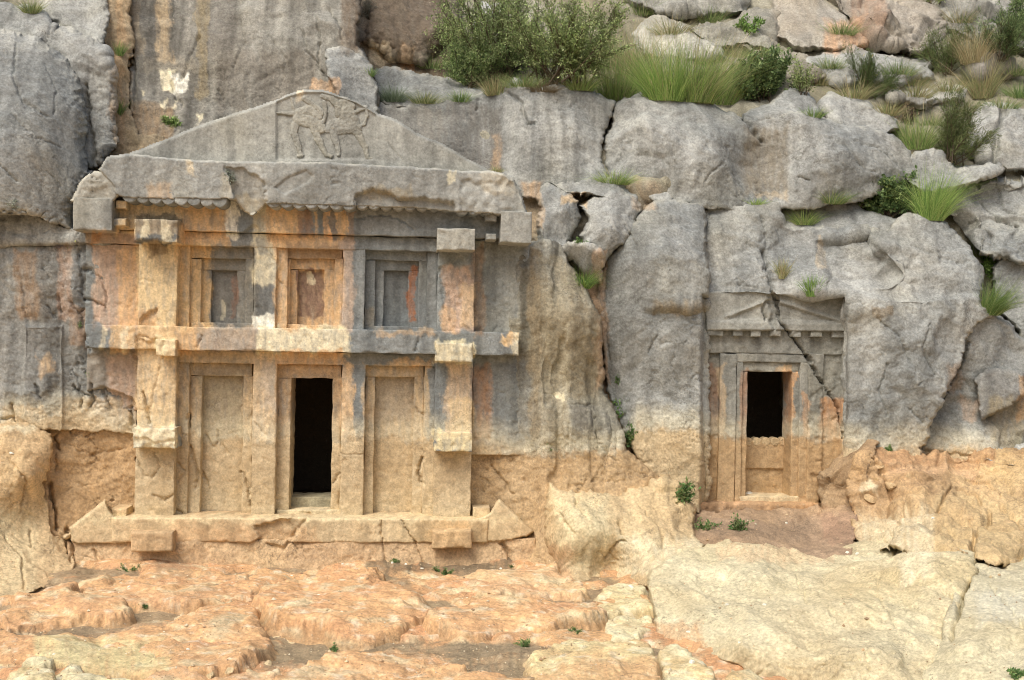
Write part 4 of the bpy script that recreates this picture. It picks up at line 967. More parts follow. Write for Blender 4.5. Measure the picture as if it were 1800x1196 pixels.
# rocks scattered on the slope above
UP = [
    ('smooth grey rock slab with an orange right edge near the top', [(1362, -60), (1440, -60), (1455, 0), (1500, 42), (1528, 74), (1480, 88), (1400, 84), (1362, 62)], [(1380, 0, 4.0), (1420, 70, 3.3), (1500, 60, 3.3), (1400, -60, 4.8)], .6, .3, S(182, 172, 158)),
    ('blocky reddish and grey rock beneath the top edge', [(1450, -60), (1630, -60), (1642, 20), (1646, 88), (1600, 92), (1530, 76), (1500, 40), (1456, -5)], [(1500, 0, 4.0), (1600, 0, 3.9), (1620, 80, 3.4), (1540, 70, 3.4), (1550, -60, 4.8)], 1.2, 1.8, S(172, 160, 146)),
    ('low grey rock behind the yellow flowered bush', [(1400, 92), (1470, 84), (1560, 90), (1640, 94), (1630, 140), (1560, 150), (1480, 150), (1420, 130)], [(1420, 100, 3.0), (1620, 110, 3.0), (1520, 140, 2.6)], .9, .7, S(172, 170, 162)),
    ('pale grey rock pile left of the smooth slab', [(1200, 45), (1240, 30), (1300, 20), (1362, 15), (1366, 70), (1360, 90), (1300, 80), (1240, 80)], [(1220, 50, 3.7), (1350, 30, 3.7), (1300, 75, 3.3)], 1.2, 1.6, S(170, 164, 150)),
    ('brown grey rock above the dark round bush', [(1300, 75), (1360, 68), (1400, 84), (1420, 110), (1440, 140), (1380, 140), (1330, 110)], [(1310, 85, 3.2), (1420, 110, 2.9), (1380, 130, 2.7)], 1.0, .9, S(168, 158, 140)),
    ('pale boulder behind the tall straw coloured grass', [(1120, 62), (1150, 30), (1200, 36), (1262, 68), (1266, 102), (1200, 110), (1130, 100)], [(1130, 60, 3.3), (1200, 45, 3.4), (1260, 95, 2.9), (1180, 100, 2.8)], .9, .7, S(196, 190, 176)),
    ('small grey rock showing above the large shrub', [(826, 20), (850, 0), (880, 8), (886, 40), (850, 50), (830, 45)], [(840, 10, 4.0), (880, 30, 4.0), (850, 45, 3.9)], .8, .6, S(176, 176, 170)),
    ('wide grey rock at the top edge above the grass', [(1110, -40), (1240, -40), (1300, -10), (1310, 22), (1220, 30), (1150, 20), (1100, 0)], [(1120, -10, 4.6), (1300, 0, 4.4), (1200, 25, 4.0)], 1.1, 1.3, S(168, 164, 154)),
    ('rough grey rock under the dark bush at the upper right', [(1640, -60), (1800, -60), (1960, -40), (1960, 100), (1800, 90), (1740, 80), (1690, 60), (1650, 60)], [(1660, 0, 5.0), (1760, 0, 4.8), (1900, 20, 4.8), (1750, 70, 4.2)], 1.5, 2.0, S(164, 160, 150)),
    ('low grey rock among dry grass on the right slope', [(1562, 165), (1575, 154), (1620, 158), (1680, 168), (1684, 180), (1620, 186), (1570, 182)], [(1570, 165, 2.6), (1670, 172, 2.6), (1620, 182, 2.4)], 1.0, 1.0, S(190, 186, 176)),
    ('dull grey rock under the straw grass at the right', [(1710, 110), (1740, 98), (1780, 104), (1800, 120), (1770, 140), (1720, 138)], [(1720, 115, 3.2), (1790, 120, 3.2), (1750, 135, 3.0)], 1.3, 1.4, S(160, 152, 142)),
    ('dark rock outcrop left of the large shrub', [(640, -60), (800, -60), (800, 60), (740, 110), (690, 100), (640, 70)], [(660, 0, 2.8), (780, 0, 3.3), (700, 90, 2.4)], 1.4, .6, S(134, 120, 104)),
]
for lab, poly, ctl, ro, fa, base in UP:
    cxy = np.mean(poly, 0); poly = [tuple(cxy + (np.array(p_) - cxy) * 1.10) for p_ in poly]
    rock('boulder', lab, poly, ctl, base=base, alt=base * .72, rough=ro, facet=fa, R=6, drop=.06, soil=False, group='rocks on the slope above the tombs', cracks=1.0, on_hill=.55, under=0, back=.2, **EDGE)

# ------------------------------------------------------------------ foreground bedrock slabs
SL = [
    ('big orange rock slab in the foreground with an overhanging front edge', [(452, 1056), (475, 1030), (550, 1008), (650, 1004), (690, 1022), (735, 1050), (756, 1066), (746, 1084), (700, 1098), (640, 1108), (590, 1104), (545, 1094), (505, 1090), (466, 1084)], .16, SALMON, S(220, 154, 102)),
    ('hollowed orange slab near the left edge of the foreground', [(10, 1072), (30, 1046), (90, 1036), (130, 1030), (142, 1046), (182, 1056), (216, 1064), (208, 1080), (160, 1078), (90, 1090), (5, 1100)], .08, SALMON, S(212, 152, 104)),
    ('broad orange slab with a pale green crust at the lower left', [(-60, 1118), (100, 1124), (200, 1106), (280, 1096), (330, 1072), (400, 1064), (448, 1072), (462, 1108), (468, 1146), (440, 1166), (350, 1182), (230, 1172), (100, 1162), (-60, 1160)], .10, SALMON, S(216, 156, 104)),
    ('round beige rock at the bottom left corner', [(16, 1180), (40, 1166), (80, 1168), (92, 1186), (90, 1240), (12, 1240)], .10, PALE, S(208, 176, 124)),
    ('beige rock beside the round one along the bottom edge', [(96, 1180), (130, 1168), (190, 1178), (230, 1192), (240, 1250), (94, 1250)], .12, PALE, S(214, 178, 124)),
    ('rubbly orange rock at the bottom edge left of the soil hollow', [(250, 1186), (320, 1180), (390, 1184), (440, 1176), (470, 1180), (470, 1250), (240, 1250)], .08, S(226, 168, 118), S(206, 142, 90)),
    ('orange slab along the bottom edge in the middle', [(474, 1194), (540, 1164), (620, 1146), (700, 1148), (762, 1158), (830, 1176), (926, 1194), (930, 1260), (470, 1260)], .12, SALMON, S(220, 160, 106)),
    ('cracked orange slab in the middle of the foreground', [(742, 1092), (764, 1072), (850, 1048), (960, 1042), (1010, 1058), (1056, 1078), (1000, 1092), (940, 1100), (890, 1098), (862, 1108), (820, 1108), (770, 1102)], .14, SALMON, S(222, 160, 108)),
    ('rounded buff rock at the bottom edge right of the soil hollow', [(944, 1148), (966, 1130), (1020, 1116), (1080, 1126), (1148, 1136), (1156, 1170), (1140, 1250), (938, 1250)], .18, S(226, 196, 142), S(222, 172, 118)),
    ('small buff rock tucked against the pale rock mass', [(1062, 1092), (1082, 1082), (1120, 1074), (1140, 1086), (1140, 1102), (1120, 1112), (1072, 1110)], .14, PALE, S(218, 180, 126)),
    ('knobbly buff rock at the bottom edge beside the rounded one', [(1158, 1160), (1180, 1136), (1212, 1146), (1246, 1160), (1252, 1184), (1226, 1240), (1160, 1250)], .16, PALE, S(216, 180, 128)),
    ('small buff rock at the bottom edge below the pale rock mass', [(1262, 1182), (1282, 1166), (1338, 1184), (1362, 1250), (1262, 1250)], .12, PALE, S(214, 176, 124)),
    ('pale flat rock between the orange slabs and the pale rock mass', [(1040, 1040), (1098, 1028), (1134, 1038), (1136, 1068), (1080, 1074), (1048, 1066)], .12, PALE, S(218, 186, 134)),
    ('orange rock apron at the foot of the buff boulder', [(760, 1030), (830, 1004), (900, 1002), (950, 985), (990, 1010), (1020, 1026), (1030, 1044), (960, 1036), (850, 1042)], .10, S(224, 166, 118), S(226, 182, 132)),
    ('orange slab below the left half of the platform', [(140, 1020), (240, 1010), (330, 1012), (430, 1010), (460, 1030), (440, 1050), (330, 1062), (230, 1058), (150, 1044)], .07, SALMON, S(216, 156, 108)),
]
for i, (lab, poly, z, b, a2) in enumerate(SL):
    z = .035 + z * .42
    sm = None
    if i == 2: sm = [(60, 1120, 300, 1175, S(214, 196, 142), .7, 20)]
    if i == 8: sm = [(930, 1175, 1170, 1260, S(220, 164, 110), .8, 12)]
    slab('rock_slab', lab, poly, z, b, a2, rough=.8, facet=.9, lump=.03, soil_mix=sm, group='bedrock slabs in the foreground')

# loose stones of the crumbling bank
rr = np.random.RandomState(5)


def stone_mesh(name, seed, col):
    n, m = 9, 12
    th = np.linspace(0, np.pi, n)[:, None]; ph = np.linspace(0, 2 * np.pi, m, endpoint=False)[None]
    x = np.sin(th) * np.cos(ph); y = np.sin(th) * np.sin(ph); z = np.cos(th) + 0 * ph
    V = np.stack([x, y, z], -1).reshape(-1, 3)
    r_ = np.random.RandomState(seed)
    for _ in range(9):                       # flatten by random cutting planes: an angular stone
        d = r_.normal(size=3); d /= np.linalg.norm(d); c = r_.uniform(.55, .85)
        k = V @ d
        V = V - np.clip(k - c, 0, None)[:, None] * d
    V = V * np.array([1, .8, .6]) * .5
    V[:, 2] += .22
    i = np.arange(n * m).reshape(n, m)
    q = np.stack([i[:-1], i[1:], np.roll(i[1:], -1, 1), np.roll(i[:-1], -1, 1)], -1).reshape(-1, 4)
    t = np.clip(col * (1 + .25 * fbm(V[:, 0] * 3 + seed, V[:, 1] * 3 + V[:, 2], 3, seed)[:, None]), .03, .85)
    return make_mesh(name, V, q, None, t, M_ROCK, smooth=False)


#---PART3---
# ------------------------------------------------------------------ the large tomb
tomb = empty('rock_tomb', pix_facade(530, 985, .2))
tag(tomb, 'large rock-cut tomb with carved pediment, two storeys of panels and open doorway', 'tomb', 'rock-cut tombs')
B = lambda name, rect, w1, parent=tomb, **k: block(name, rect, w1, parent=parent, **k)

# pediment with sunken relief panel
PED = [(186, 285), (196, 277), (224, 272), (260, 258), (293, 246), (309, 239), (341, 227), (394, 208), (459, 186), (480, 179), (505, 169), (536, 160), (570, 161), (602, 171), (628, 180), (644, 189), (663, 200), (698, 213), (730, 234), (778, 256), (821, 280), (862, 303), (862, 312), (500, 305), (190, 300)]


def ped_extra(px, py):
    rim = seg_dist(px, py, PED, True)
    inside = (px > 485) & (px < 662) & (py < 281 + (px - 485) * .012) & (rim > 7)
    d = np.minimum(np.minimum(px - 485, 662 - px), 282 - py)
    return -.03 * sstep(0, 3, d) * sstep(1, 4, rim)


ped = rock('pediment', None, PED, lambda px, py: .24 + 0 * px, base=S(166, 164, 155), alt=S(146, 145, 138), rough=.35, facet=.12, lump=.02, R=6, drop=.05, back=.45, parent=tomb, facade=True, extra=ped_extra, soil=False,
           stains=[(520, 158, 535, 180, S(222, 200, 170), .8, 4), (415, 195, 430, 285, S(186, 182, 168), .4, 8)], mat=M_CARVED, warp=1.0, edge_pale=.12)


def relief_animal(limbs, seed):
    pts = np.array([p[:2] for l in limbs for p in l[0]])
    x0, y0 = pts.min(0) - 14; x1, y1 = pts.max(0) + 14
    gx, gy = np.meshgrid(np.arange(x0, x1, 1.1), np.arange(y0, y1, 1.1)); px, py = gx.ravel(), gy.ravel()
    wx = px + 1.0 * fbm(px * .12, py * .12, 3, seed); wy = py + 1.0 * fbm(px * .12, py * .12, 3, seed + 4)
    h = np.full(px.shape, -1.0)
    for line, r0, r1, hh in limbs:
        n = len(line) - 1
        for i in range(n):
            (ax, ay), (bx, by) = line[i], line[i + 1]
            dx, dy = bx - ax, by - ay
            t = np.clip(((wx - ax) * dx + (wy - ay) * dy) / (dx * dx + dy * dy), 0, 1)
            d = np.hypot(wx - ax - t * dx, wy - ay - t * dy)
            r = r0 + (r1 - r0) * (i + t) / n
            v = np.where(d < r, hh * np.clip(1 - (d / r) ** 3, 0, 1) ** .55, -np.clip((d - r) / 2.0, 0, 1))
            h = np.maximum(h, v)
    w = .203 + np.where(h > 0, .030 * h, .05 * h) + .004 * fbm(px * .2, py * .2, 3, seed + 8)
    P = pix_facade(px, py, w)
    q = grid_faces(*gx.shape, (h > -.99).reshape(gx.shape))
    col = stone_tint(px, py, np.stack([P[:, 0], P[:, 2]], 1), S(168, 165, 155), S(150, 148, 140), [], False, TAN, .2, seed)
    V, q, col = compact(P, q, col)
    return put('carved_animal', V, q, None, col, M_CARVED, ped)


c_ = lambda x, y: (470 + x / 8.543, 150 + y / 8.543)     # from an enlargement of the panel
relief_animal([([c_(480, 500), c_(700, 560), c_(790, 640)], 13, 11, 1.0), ([c_(500, 420), c_(650, 380), c_(760, 470)], 11, 9, .9), ([c_(560, 200), c_(640, 260), c_(760, 350), c_(820, 420)], 6, 5, .9), ([c_(420, 590), c_(400, 720), c_(460, 880), c_(500, 1050)], 8, 4.2, .8),
               ([c_(520, 1055), c_(470, 1060)], 4, 3.5, .7), ([c_(700, 640), c_(760, 800), c_(820, 920), c_(880, 1040), c_(960, 1065)], 8, 3.6, .9), ([c_(430, 430), c_(330, 430), c_(230, 420), c_(140, 410)], 4.5, 2.2, .7), ([c_(420, 400), c_(380, 300), c_(360, 200)], 4, 3, .6)], 611)
relief_animal([([c_(1050, 620), c_(1180, 620), c_(1330, 640)], 15, 12, 1.0), ([c_(1180, 420), c_(1260, 520), c_(1300, 640)], 16, 12, .9), ([c_(1080, 420), c_(1060, 300), c_(960, 200), c_(820, 160)], 9, 5, .85), ([c_(850, 250), c_(880, 400), c_(850, 520), c_(790, 590)], 4, 4, .8),
               ([c_(980, 660), c_(1010, 800), c_(1060, 920), c_(1070, 1040)], 8, 4, .8), ([c_(1330, 680), c_(1400, 800), c_(1470, 930), c_(1500, 1090)], 9, 4, .9), ([c_(1500, 1095), c_(1560, 1100)], 4, 3, .7), ([c_(1300, 420), c_(1400, 370), c_(1480, 340), c_(1500, 440), c_(1460, 590), c_(1400, 610)], 3.5, 2.4, .6),
               ([c_(820, 620), c_(900, 680), c_(980, 640)], 5, 6, .7), ([c_(1150, 280), c_(1260, 320)], 11, 8, .6)], 640)

# eave
cor = dict(parent=tomb, facade=True, soil=False, mat=M_CARVED, cracks=1.0)


def eave_extra(px, py):
    wx = px + 4 * fbm(px * .06, py * .06, 3, 71); wy = py + 4 * fbm(px * .06, py * .06, 3, 72)
    a = .09 * sstep(0, 6, poly_sdf(wx, wy, [(628, 340), (648, 331), (685, 334), (700, 345), (745, 346), (800, 352), (806, 380), (620, 380), (622, 355)]))
    b = .02 * sstep(0, 3, poly_sdf(px, py, [(480, 330), (505, 310), (540, 296), (552, 310), (545, 322), (500, 345)]))
    c = sstep(0, 4, poly_sdf(wx, wy, [(386, 283), (402, 292), (440, 300), (466, 318), (470, 345), (468, 380), (410, 380), (410, 345), (404, 318)])) * (.02 + .0016 * np.clip(py - 290, 0, 90))
    d = sstep(0, 8, poly_sdf(wx, wy, [(806, 312), (850, 318), (906, 306), (940, 330), (940, 380), (806, 380)])) * (.02 + .02 * planes(px * .09, py * .09, 73))
    return -a - b - c - d


rock('eave', None, [(176, 300), (192, 277), (225, 274), (382, 283), (560, 288), (700, 294), (803, 301), (858, 302), (885, 306), (904, 318), (914, 336), (928, 375), (880, 376), (806, 373), (720, 366), (640, 364), (520, 359), (468, 357), (456, 372), (444, 380), (430, 372), (414, 352), (400, 350), (300, 350), (216, 347), (204, 342), (200, 325)],
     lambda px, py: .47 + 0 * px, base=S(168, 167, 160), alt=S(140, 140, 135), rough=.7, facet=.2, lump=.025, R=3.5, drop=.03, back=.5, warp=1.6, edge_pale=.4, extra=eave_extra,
     stains=[(322, 280, 338, 308, S(226, 202, 166), .7, 5), (255, 325, 300, 350, S(206, 164, 118), .5, 8), (388, 310, 412, 350, S(196, 184, 160), .5, 6), (420, 345, 470, 385, S(206, 190, 160), .5, 8), (788, 300, 800, 322, S(222, 206, 170), .7, 4), (640, 330, 720, 350, S(176, 156, 122), .5, 8), (845, 300, 900, 345, S(222, 208, 184), .45, 12)], **cor)
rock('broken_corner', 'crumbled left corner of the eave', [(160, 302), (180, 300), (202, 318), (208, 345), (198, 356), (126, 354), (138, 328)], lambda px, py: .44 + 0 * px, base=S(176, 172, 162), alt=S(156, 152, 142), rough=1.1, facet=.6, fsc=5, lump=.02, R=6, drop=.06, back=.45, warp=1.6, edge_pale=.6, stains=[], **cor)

# round beam ends under the eave
for k in range(8): log_end(228 + 22.6 * k, 344 + 1.2 * k, 12.8, .452, .42, tomb, 700 + k)
for k in range(7): log_end(481 + 22.0 * k, 353 + .75 * k, 12.8, .452, .42, tomb, 720 + k)
for k in range(8): log_end(636 + 21.2 * k, 357 + .5 * k, 11.4, .372 - .003 * k, .36, tomb, 740 + k)
for k in range(4): log_end(813 + 21.0 * k, 365 + .3 * k, 12.6, .43, .42, tomb, 760 + k)

GB = dict(base=S(166, 164, 156), alt=S(148, 147, 140))
B('end_block', (128, 348, 197, 405), .46, depth=.5, chip=.014, **GB)
B('end_block', (880, 372, 935, 427), .46, depth=.5, chip=.014, **GB)
for r_ in ((203, 352, 222, 366), (196, 384, 221, 397), (853, 376, 873, 389), (855, 411, 873, 422)):
    B('bracket', r_, .36, depth=.3, chip=.015, r=.01, **GB)

B('frieze', (196, 340, 886, 411), .17, depth=.3, rough=.7, damage=[([(425, 412), (440, 398), (447, 392), (455, 400), (462, 420)], .06)])
B('fascia', (150, 411, 770, 435), .07, depth=.25, rough=.6)
B('wall_panel', (832, 424, 930, 592), .0, depth=.2, rough=1.4, base=BLUEGREY, alt=S(150, 148, 138))
B('wall_panel', (830, 622, 926, 800), .0, depth=.2, rough=1.3, base=BLUEGREY, alt=S(140, 138, 130), soil_soft=24)
B('wall_panel', (150, 430, 246, 582), .0, depth=.2, rough=.9, base=BLUEGREY, alt=S(150, 148, 138))
B('wall_panel', (152, 612, 242, 722), -.02, depth=.2, rough=1.5, base=BLUEGREY, alt=S(150, 140, 128), damage=[([(140, 690), (185, 680), (230, 700), (250, 730), (140, 730)], .10)])

# pilasters and their projecting beam stubs
B('pilaster', (243, 420, 311, 600), .14, depth=.3, rough=.6, damage=[([(244, 562), (262, 548), (276, 540), (274, 600), (244, 600)], .05)])
B('pilaster', (239, 596, 308, 912), .15, depth=.3, rough=.8)
B('pilaster', (769, 420, 834, 600), .14, depth=.3, rough=.7, damage=[([(770, 470), (812, 450), (834, 500), (815, 505), (812, 560), (834, 590), (800, 578), (778, 540)], .025)])
B('pilaster', (763, 618, 829, 912), .15, depth=.3, rough=.6)
B('beam_stub', (236, 386, 312, 425), .50, depth=.5, chip=.03, rough=1.0)
B('beam_stub', (769, 402, 835, 440), .50, depth=.5, chip=.03, rough=.8, **GB)
B('beam_stub', (274, 597, 309, 626), .40, depth=.4, chip=.04, rough=1.2)
B('beam_stub', (766, 603, 831, 636), .44, depth=.4, chip=.05, rough=1.2)
B('beam_stub', (233, 753, 307, 789), .42, depth=.4, chip=.06, rough=1.2, soil=False, damage=[([(230, 770), (255, 768), (275, 778), (306, 772), (310, 795), (230, 795)], .03)])
B('beam_stub', (763, 760, 830, 794), .42, depth=.4, chip=.03, rough=.8, soil=False)

# middle beam
B('middle_beam', (150, 578, 912, 619), .27, depth=.35, chip=.025, rough=.7, damage=[([(238, 590), (262, 600), (276, 595), (276, 630), (238, 630)], .04)])
B('fascia', (311, 619, 766, 641), .06, depth=.2, rough=.6)

# posts between the openings
for r_ in ((446, 420, 485, 584), (602, 424, 641, 586), (443, 634, 485, 910), (599, 636, 640, 910)):
    B('post', r_, .06, depth=.3, rough=.7, chip=.018)
for r_ in ((311, 430, 333, 582), (750, 430, 769, 586), (309, 636, 331, 910), (744, 640, 764, 910)):
    B('post', r_, .0, depth=.3, rough=.7, chip=.018)
B('post', (484, 430, 505, 582), -.0, depth=.3, rough=.6, chip=.02)

# blind windows of the upper storey: stepped frames round a sunken panel
WIN = [((333, 435, 446, 583), (353, 455, 431, 583), (371, 476, 416, 575)), ((504, 437, 602, 585), (509, 455, 587, 585), (523, 474, 569, 574)), ((641, 439, 751, 586), (659, 458, 735, 586), (674, 476, 717, 575))]
for A, M, I in WIN:
    pan = B('blind_window', (I[0] - 3, I[1] - 3, I[2] + 3, I[3] + 8), -.24, depth=.15, rough=.7)
    B('lintel', (A[0], A[1] - 2, A[2], M[1]), -.07, parent=pan, depth=.22, rough=.5)
    B('jamb', (A[0], M[1], M[0], A[3]), -.07, parent=pan, depth=.22, rough=.5)
    B('jamb', (M[2], M[1], A[2], A[3]), -.07, parent=pan, depth=.22, rough=.5)
    B('lintel', (M[0] - 2, M[1] - 2, M[2] + 2, I[1]), -.155, parent=pan, depth=.15, rough=.5)
    B('jamb', (M[0] - 2, I[1], I[0], M[3]), -.155, parent=pan, depth=.15, rough=.5)
    B('jamb', (I[2], I[1], M[2] + 2, M[3]), -.155, parent=pan, depth=.15, rough=.5)
B('window_sill', (333, 571, 751, 590), -.05, depth=.25, rough=.6)

# blind doors of the lower storey
for A, I in (((331, 640, 443, 912), (353, 661, 426, 897)), ((640, 643, 745, 912), (657, 663, 726, 898))):
    pan = B('blind_door', (I[0] - 3, I[1] - 3, I[2] + 3, I[3] + 16), -.20, depth=.15, rough=.8)
    B('lintel', (A[0], A[1] - 2, A[2], I[1]), -.07, parent=pan, depth=.2, rough=.5)
    B('jamb', (A[0], I[1], I[0], A[3]), -.07, parent=pan, depth=.2, rough=.7, chip=.018)
    B('jamb', (I[2], I[1], A[2], A[3]), -.07, parent=pan, depth=.2, rough=.7, chip=.03)

# open doorway and the chamber behind it
fr = B('door_lintel', (485, 640, 600, 665), -.06, depth=.5, rough=.8, chip=.03)
B('door_jamb', (485, 664, 510, 905), -.06, depth=.5, rough=.9, chip=.03)
B('door_jamb', (583, 664, 600, 905), -.06, depth=.5, rough=.9, chip=.03)
B('threshold_stone', (508, 874, 586, 900), -.30, depth=.4, rough=1.2, chip=.05, base=S(176, 164, 136), alt=S(150, 140, 114), soil=False, stains=[])


def chamber(name, parent, rect, w_front, room, off=0.0):
    """inside of a rock-cut room: back wall, side walls, ceiling, floor"""
    x0, y0, x1, y1 = rect
    w_front -= off
    ua, vt = pix_uv(x0, y0, w_front); ub, vb = pix_uv(x1, y1, w_front)
    ua, ub, vt, vb = ua - room[0], ub + room[0], vt + room[1], vb
    w0, w1 = w_front, w_front - room[2]
    c = [(ua, vb, w0), (ub, vb, w0), (ub, vt, w0), (ua, vt, w0), (ua, vb, w1), (ub, vb, w1), (ub, vt, w1), (ua, vt, w1)]
    V = np.array([u * EU + v * EV + w * EW for u, v, w in c])
    q = np.array([(4, 5, 6, 7), (0, 1, 5, 4), (3, 7, 6, 2), (0, 4, 7, 3), (1, 2, 6, 5)])
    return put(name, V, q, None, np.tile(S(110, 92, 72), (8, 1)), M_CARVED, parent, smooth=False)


chamber('burial_chamber', tomb, (508, 662, 586, 897), -.5, (.7, .1, 1.9))
for r_ in ((150, 430, 506, 912), (588, 430, 930, 912), (506, 430, 588, 660)):
    B('wall_core', r_, -.34, depth=.3, rough=0, step=.4, cracks=0)
B('door_sill', (486, 897, 600, 914), -.02, depth=.7, rough=.8, base=S(226, 206, 164), alt=TAN, soil=False, stains=[])

# platform shaped like a sledge runner with upturned tips
PODC = dict(base=S(218, 186, 140), alt=S(206, 168, 120), soil=False, stains=[(130, 905, 950, 918, S(234, 206, 156), .7, 8), (300, 930, 560, 956, S(220, 168, 112), .5, 10)])
B('platform_beam', (196, 912, 858, 954), .37, depth=.55, r=.014, chip=.018, rough=.6, damage=[([(446, 925), (470, 918), (500, 912), (546, 905), (520, 940), (500, 960), (440, 960), (455, 945)], .07)], **PODC)
rock('platform_tip', 'upturned left tip of the platform', [(112, 946), (124, 928), (184, 880), (190, 895), (200, 908), (222, 913), (225, 955), (140, 956)], lambda px, py: .36 + 0 * px, parent=tomb, facade=True, rough=.5, facet=.15, lump=.02, R=5, drop=.04, back=.5, mat=M_CARVED, warp=1.5, streak=.1, **PODC)
rock('platform_tip', 'upturned right tip of the platform', [(832, 953), (834, 911), (848, 909), (862, 902), (877, 879), (902, 902), (938, 935), (926, 945), (880, 952)], lambda px, py: .36 + 0 * px, parent=tomb, facade=True, rough=.5, facet=.15, lump=.02, R=5, drop=.04, back=.5, mat=M_CARVED, warp=1.5, streak=.1, **PODC)
for r_ in ((196, 894, 222, 912), (832, 893, 862, 911)):
    B('tip_step', r_, .20, depth=.3, chip=.03, **PODC)
B('base_block', (229, 936, 304, 971), .54, depth=.5, chip=.03, r=.02, rough=.8, base=S(216, 176, 126), alt=S(204, 162, 114), soil=False, stains=[])
B('base_block', (760, 933, 829, 965), .54, depth=.5, chip=.03, r=.02, rough=.8, base=S(216, 176, 126), alt=S(204, 162, 114), soil=False, stains=[])
rock('plinth', 'rough hacked footing under the platform', [(118, 950), (940, 946), (946, 985), (905, 1004), (600, 1010), (300, 1010), (120, 1006)], lambda px, py: .33 + .0016 * (py - 950) + 0 * px, parent=tomb, facade=True, rough=1.2, facet=.5, lump=.03, R=3, drop=.02, back=.3, warp=1.0, streak=.1, base=S(214, 174, 126), alt=S(202, 158, 112), soil=False, stains=[])

# ------------------------------------------------------------------ the small tomb
OFF = .32
tomb2 = empty('rock_tomb', pix_facade(1350, 905, -OFF))
tag(tomb2, 'small rock-cut tomb with split pediment, dentils and half-blocked doorway', 'tomb', 'rock-cut tombs')
SM = dict(off=OFF, parent=tomb2, stains=STAIN_SMALL, base=S(150, 147, 138), alt=S(132, 130, 122), buff=S(204, 164, 114))
b2 = lambda name, rect, w1, **k: block(name, rect, w1, **{**SM, **k})


def ped2(px, py):
    sl = np.minimum(seg_dist(px, py, [(1276, 557), (1342, 532)]), seg_dist(px, py, [(1370, 530), (1482, 567)]))
    ridge = .022 * np.exp(-(sl / 3.2) ** 2)
    tri = (poly_sdf(px, py, [(1282, 560), (1345, 533), (1368, 533), (1478, 566)]) > 0) * .018
    line = .018 * sstep(563 + (px - 1240) * .02, 566 + (px - 1240) * .02, py)
    gap = -.06 * sstep(0, 5, poly_sdf(px + 5 * fbm(px * .07, py * .07, 3, 81), py + 5 * fbm(px * .07, py * .07, 3, 82), [(1350, 515), (1368, 515), (1371, 545), (1369, 575), (1358, 582), (1352, 572), (1352, 548)]))
    return ridge - tri + line + gap


rock('pediment', None, [(1238, 512), (1492, 513), (1492, 566), (1488, 583), (1241, 581), (1240, 550)], lambda px, py: .07 - OFF + 0 * px, parent=tomb2, facade=True, extra=ped2, base=S(158, 156, 147), alt=S(144, 142, 134), rough=.6, facet=.3, lump=.02, R=3, drop=.02, back=.3, warp=1.2, soil=False, stains=[], mat=M_CARVED)
for x0, x1 in ((1243, 1272), (1289, 1305), (1321, 1338), (1355, 1373), (1391, 1408), (1426, 1445), (1464, 1488)):
    yo = (x0 - 1243) * .012
    b2('dentil', (x0, 579 + yo, x1, 590.5 + yo), .068, depth=.2, rough=.8, chip=.02)
b2('architrave', (1240, 580, 1490, 622), -.015, depth=.25, rough=.9)
b2('wall_panel', (1230, 620, 1266, 886), -.07, depth=.25, rough=1.3)
b2('wall_panel', (1444, 622, 1486, 900), -.05, depth=.25, rough=1.3)
b2('wall_panel', (1482, 520, 1514, 800), .03, depth=.3, rough=1.2)
b2('pilaster', (1264, 622, 1293, 886), .0, depth=.25, rough=.8)
b2('pilaster', (1420, 622, 1446, 886), .0, depth=.25, rough=1.6)
b2('lintel', (1293, 622, 1420, 637), -.025, depth=.3, rough=.7)
b2('jamb', (1293, 636, 1304, 886), -.025, depth=.3, rough=.7)
b2('jamb', (1405, 636, 1420, 886), -.025, depth=.3, rough=.7)
b2('lintel', (1303, 636, 1406, 654), -.065, depth=.36, rough=.8, chip=.03)
b2('jamb', (1303, 653, 1312.5, 886), -.065, depth=.36, rough=.7)
b2('jamb', (1391, 653, 1406, 886), -.065, depth=.36, rough=.7, chip=.018)
slabp = b2('door_slab', (1300, 776, 1388, 824), -.36, depth=.15, rough=.7)
for k in range(5):
    log_end(1315 + 16 * k, 777, 8.2, -.355, .15, slabp, 800 + k, off=OFF, stains=[], base=S(204, 172, 126), alt=S(186, 150, 106), name='scallop', flat=.9)
b2('door_infill', (1300, 822, 1388, 876), -.40, depth=.12, rough=1.0)
b2('door_sill', (1292, 873, 1422, 888), -.03, depth=.5, rough=.7, base=S(214, 184, 136), alt=TAN, soil=False, stains=[])
b2('base_step', (1224, 884, 1450, 916), .10, depth=.4, r=.03, chip=.06, rough=1.3, base=S(206, 160, 112), alt=S(190, 140, 94), soil=False, stains=[])
chamber('burial_chamber', tomb2, (1305, 650, 1395, 876), -.5, (.5, .1, 1.6), off=OFF)
for r_ in ((1228, 586, 1306, 890), (1398, 586, 1500, 890), (1306, 586, 1398, 648)):
    b2('wall_core', r_, -.30, depth=.3, rough=0, step=.4, cracks=0)
#---PART4---
# ------------------------------------------------------------------ vegetation and loose stones, set on the surfaces below them
bpy.context.view_layer.update()
DG = bpy.context.evaluated_depsgraph_get()


def hit(px, py):
    a, b = ray(px, py)
    d = Vector((float(a), 1.0, float(b))).normalized()
    ok, loc, nor, *_ = scene.ray_cast(DG, Vector(CAM), d)
    if not ok:
        return np.array(at(px, py, 2.0)), np.array([0, 0, 1.0])
    return np.array(loc), np.array(nor)


def m_per_px(P):
    return (P[1] - CAM[1]) / F


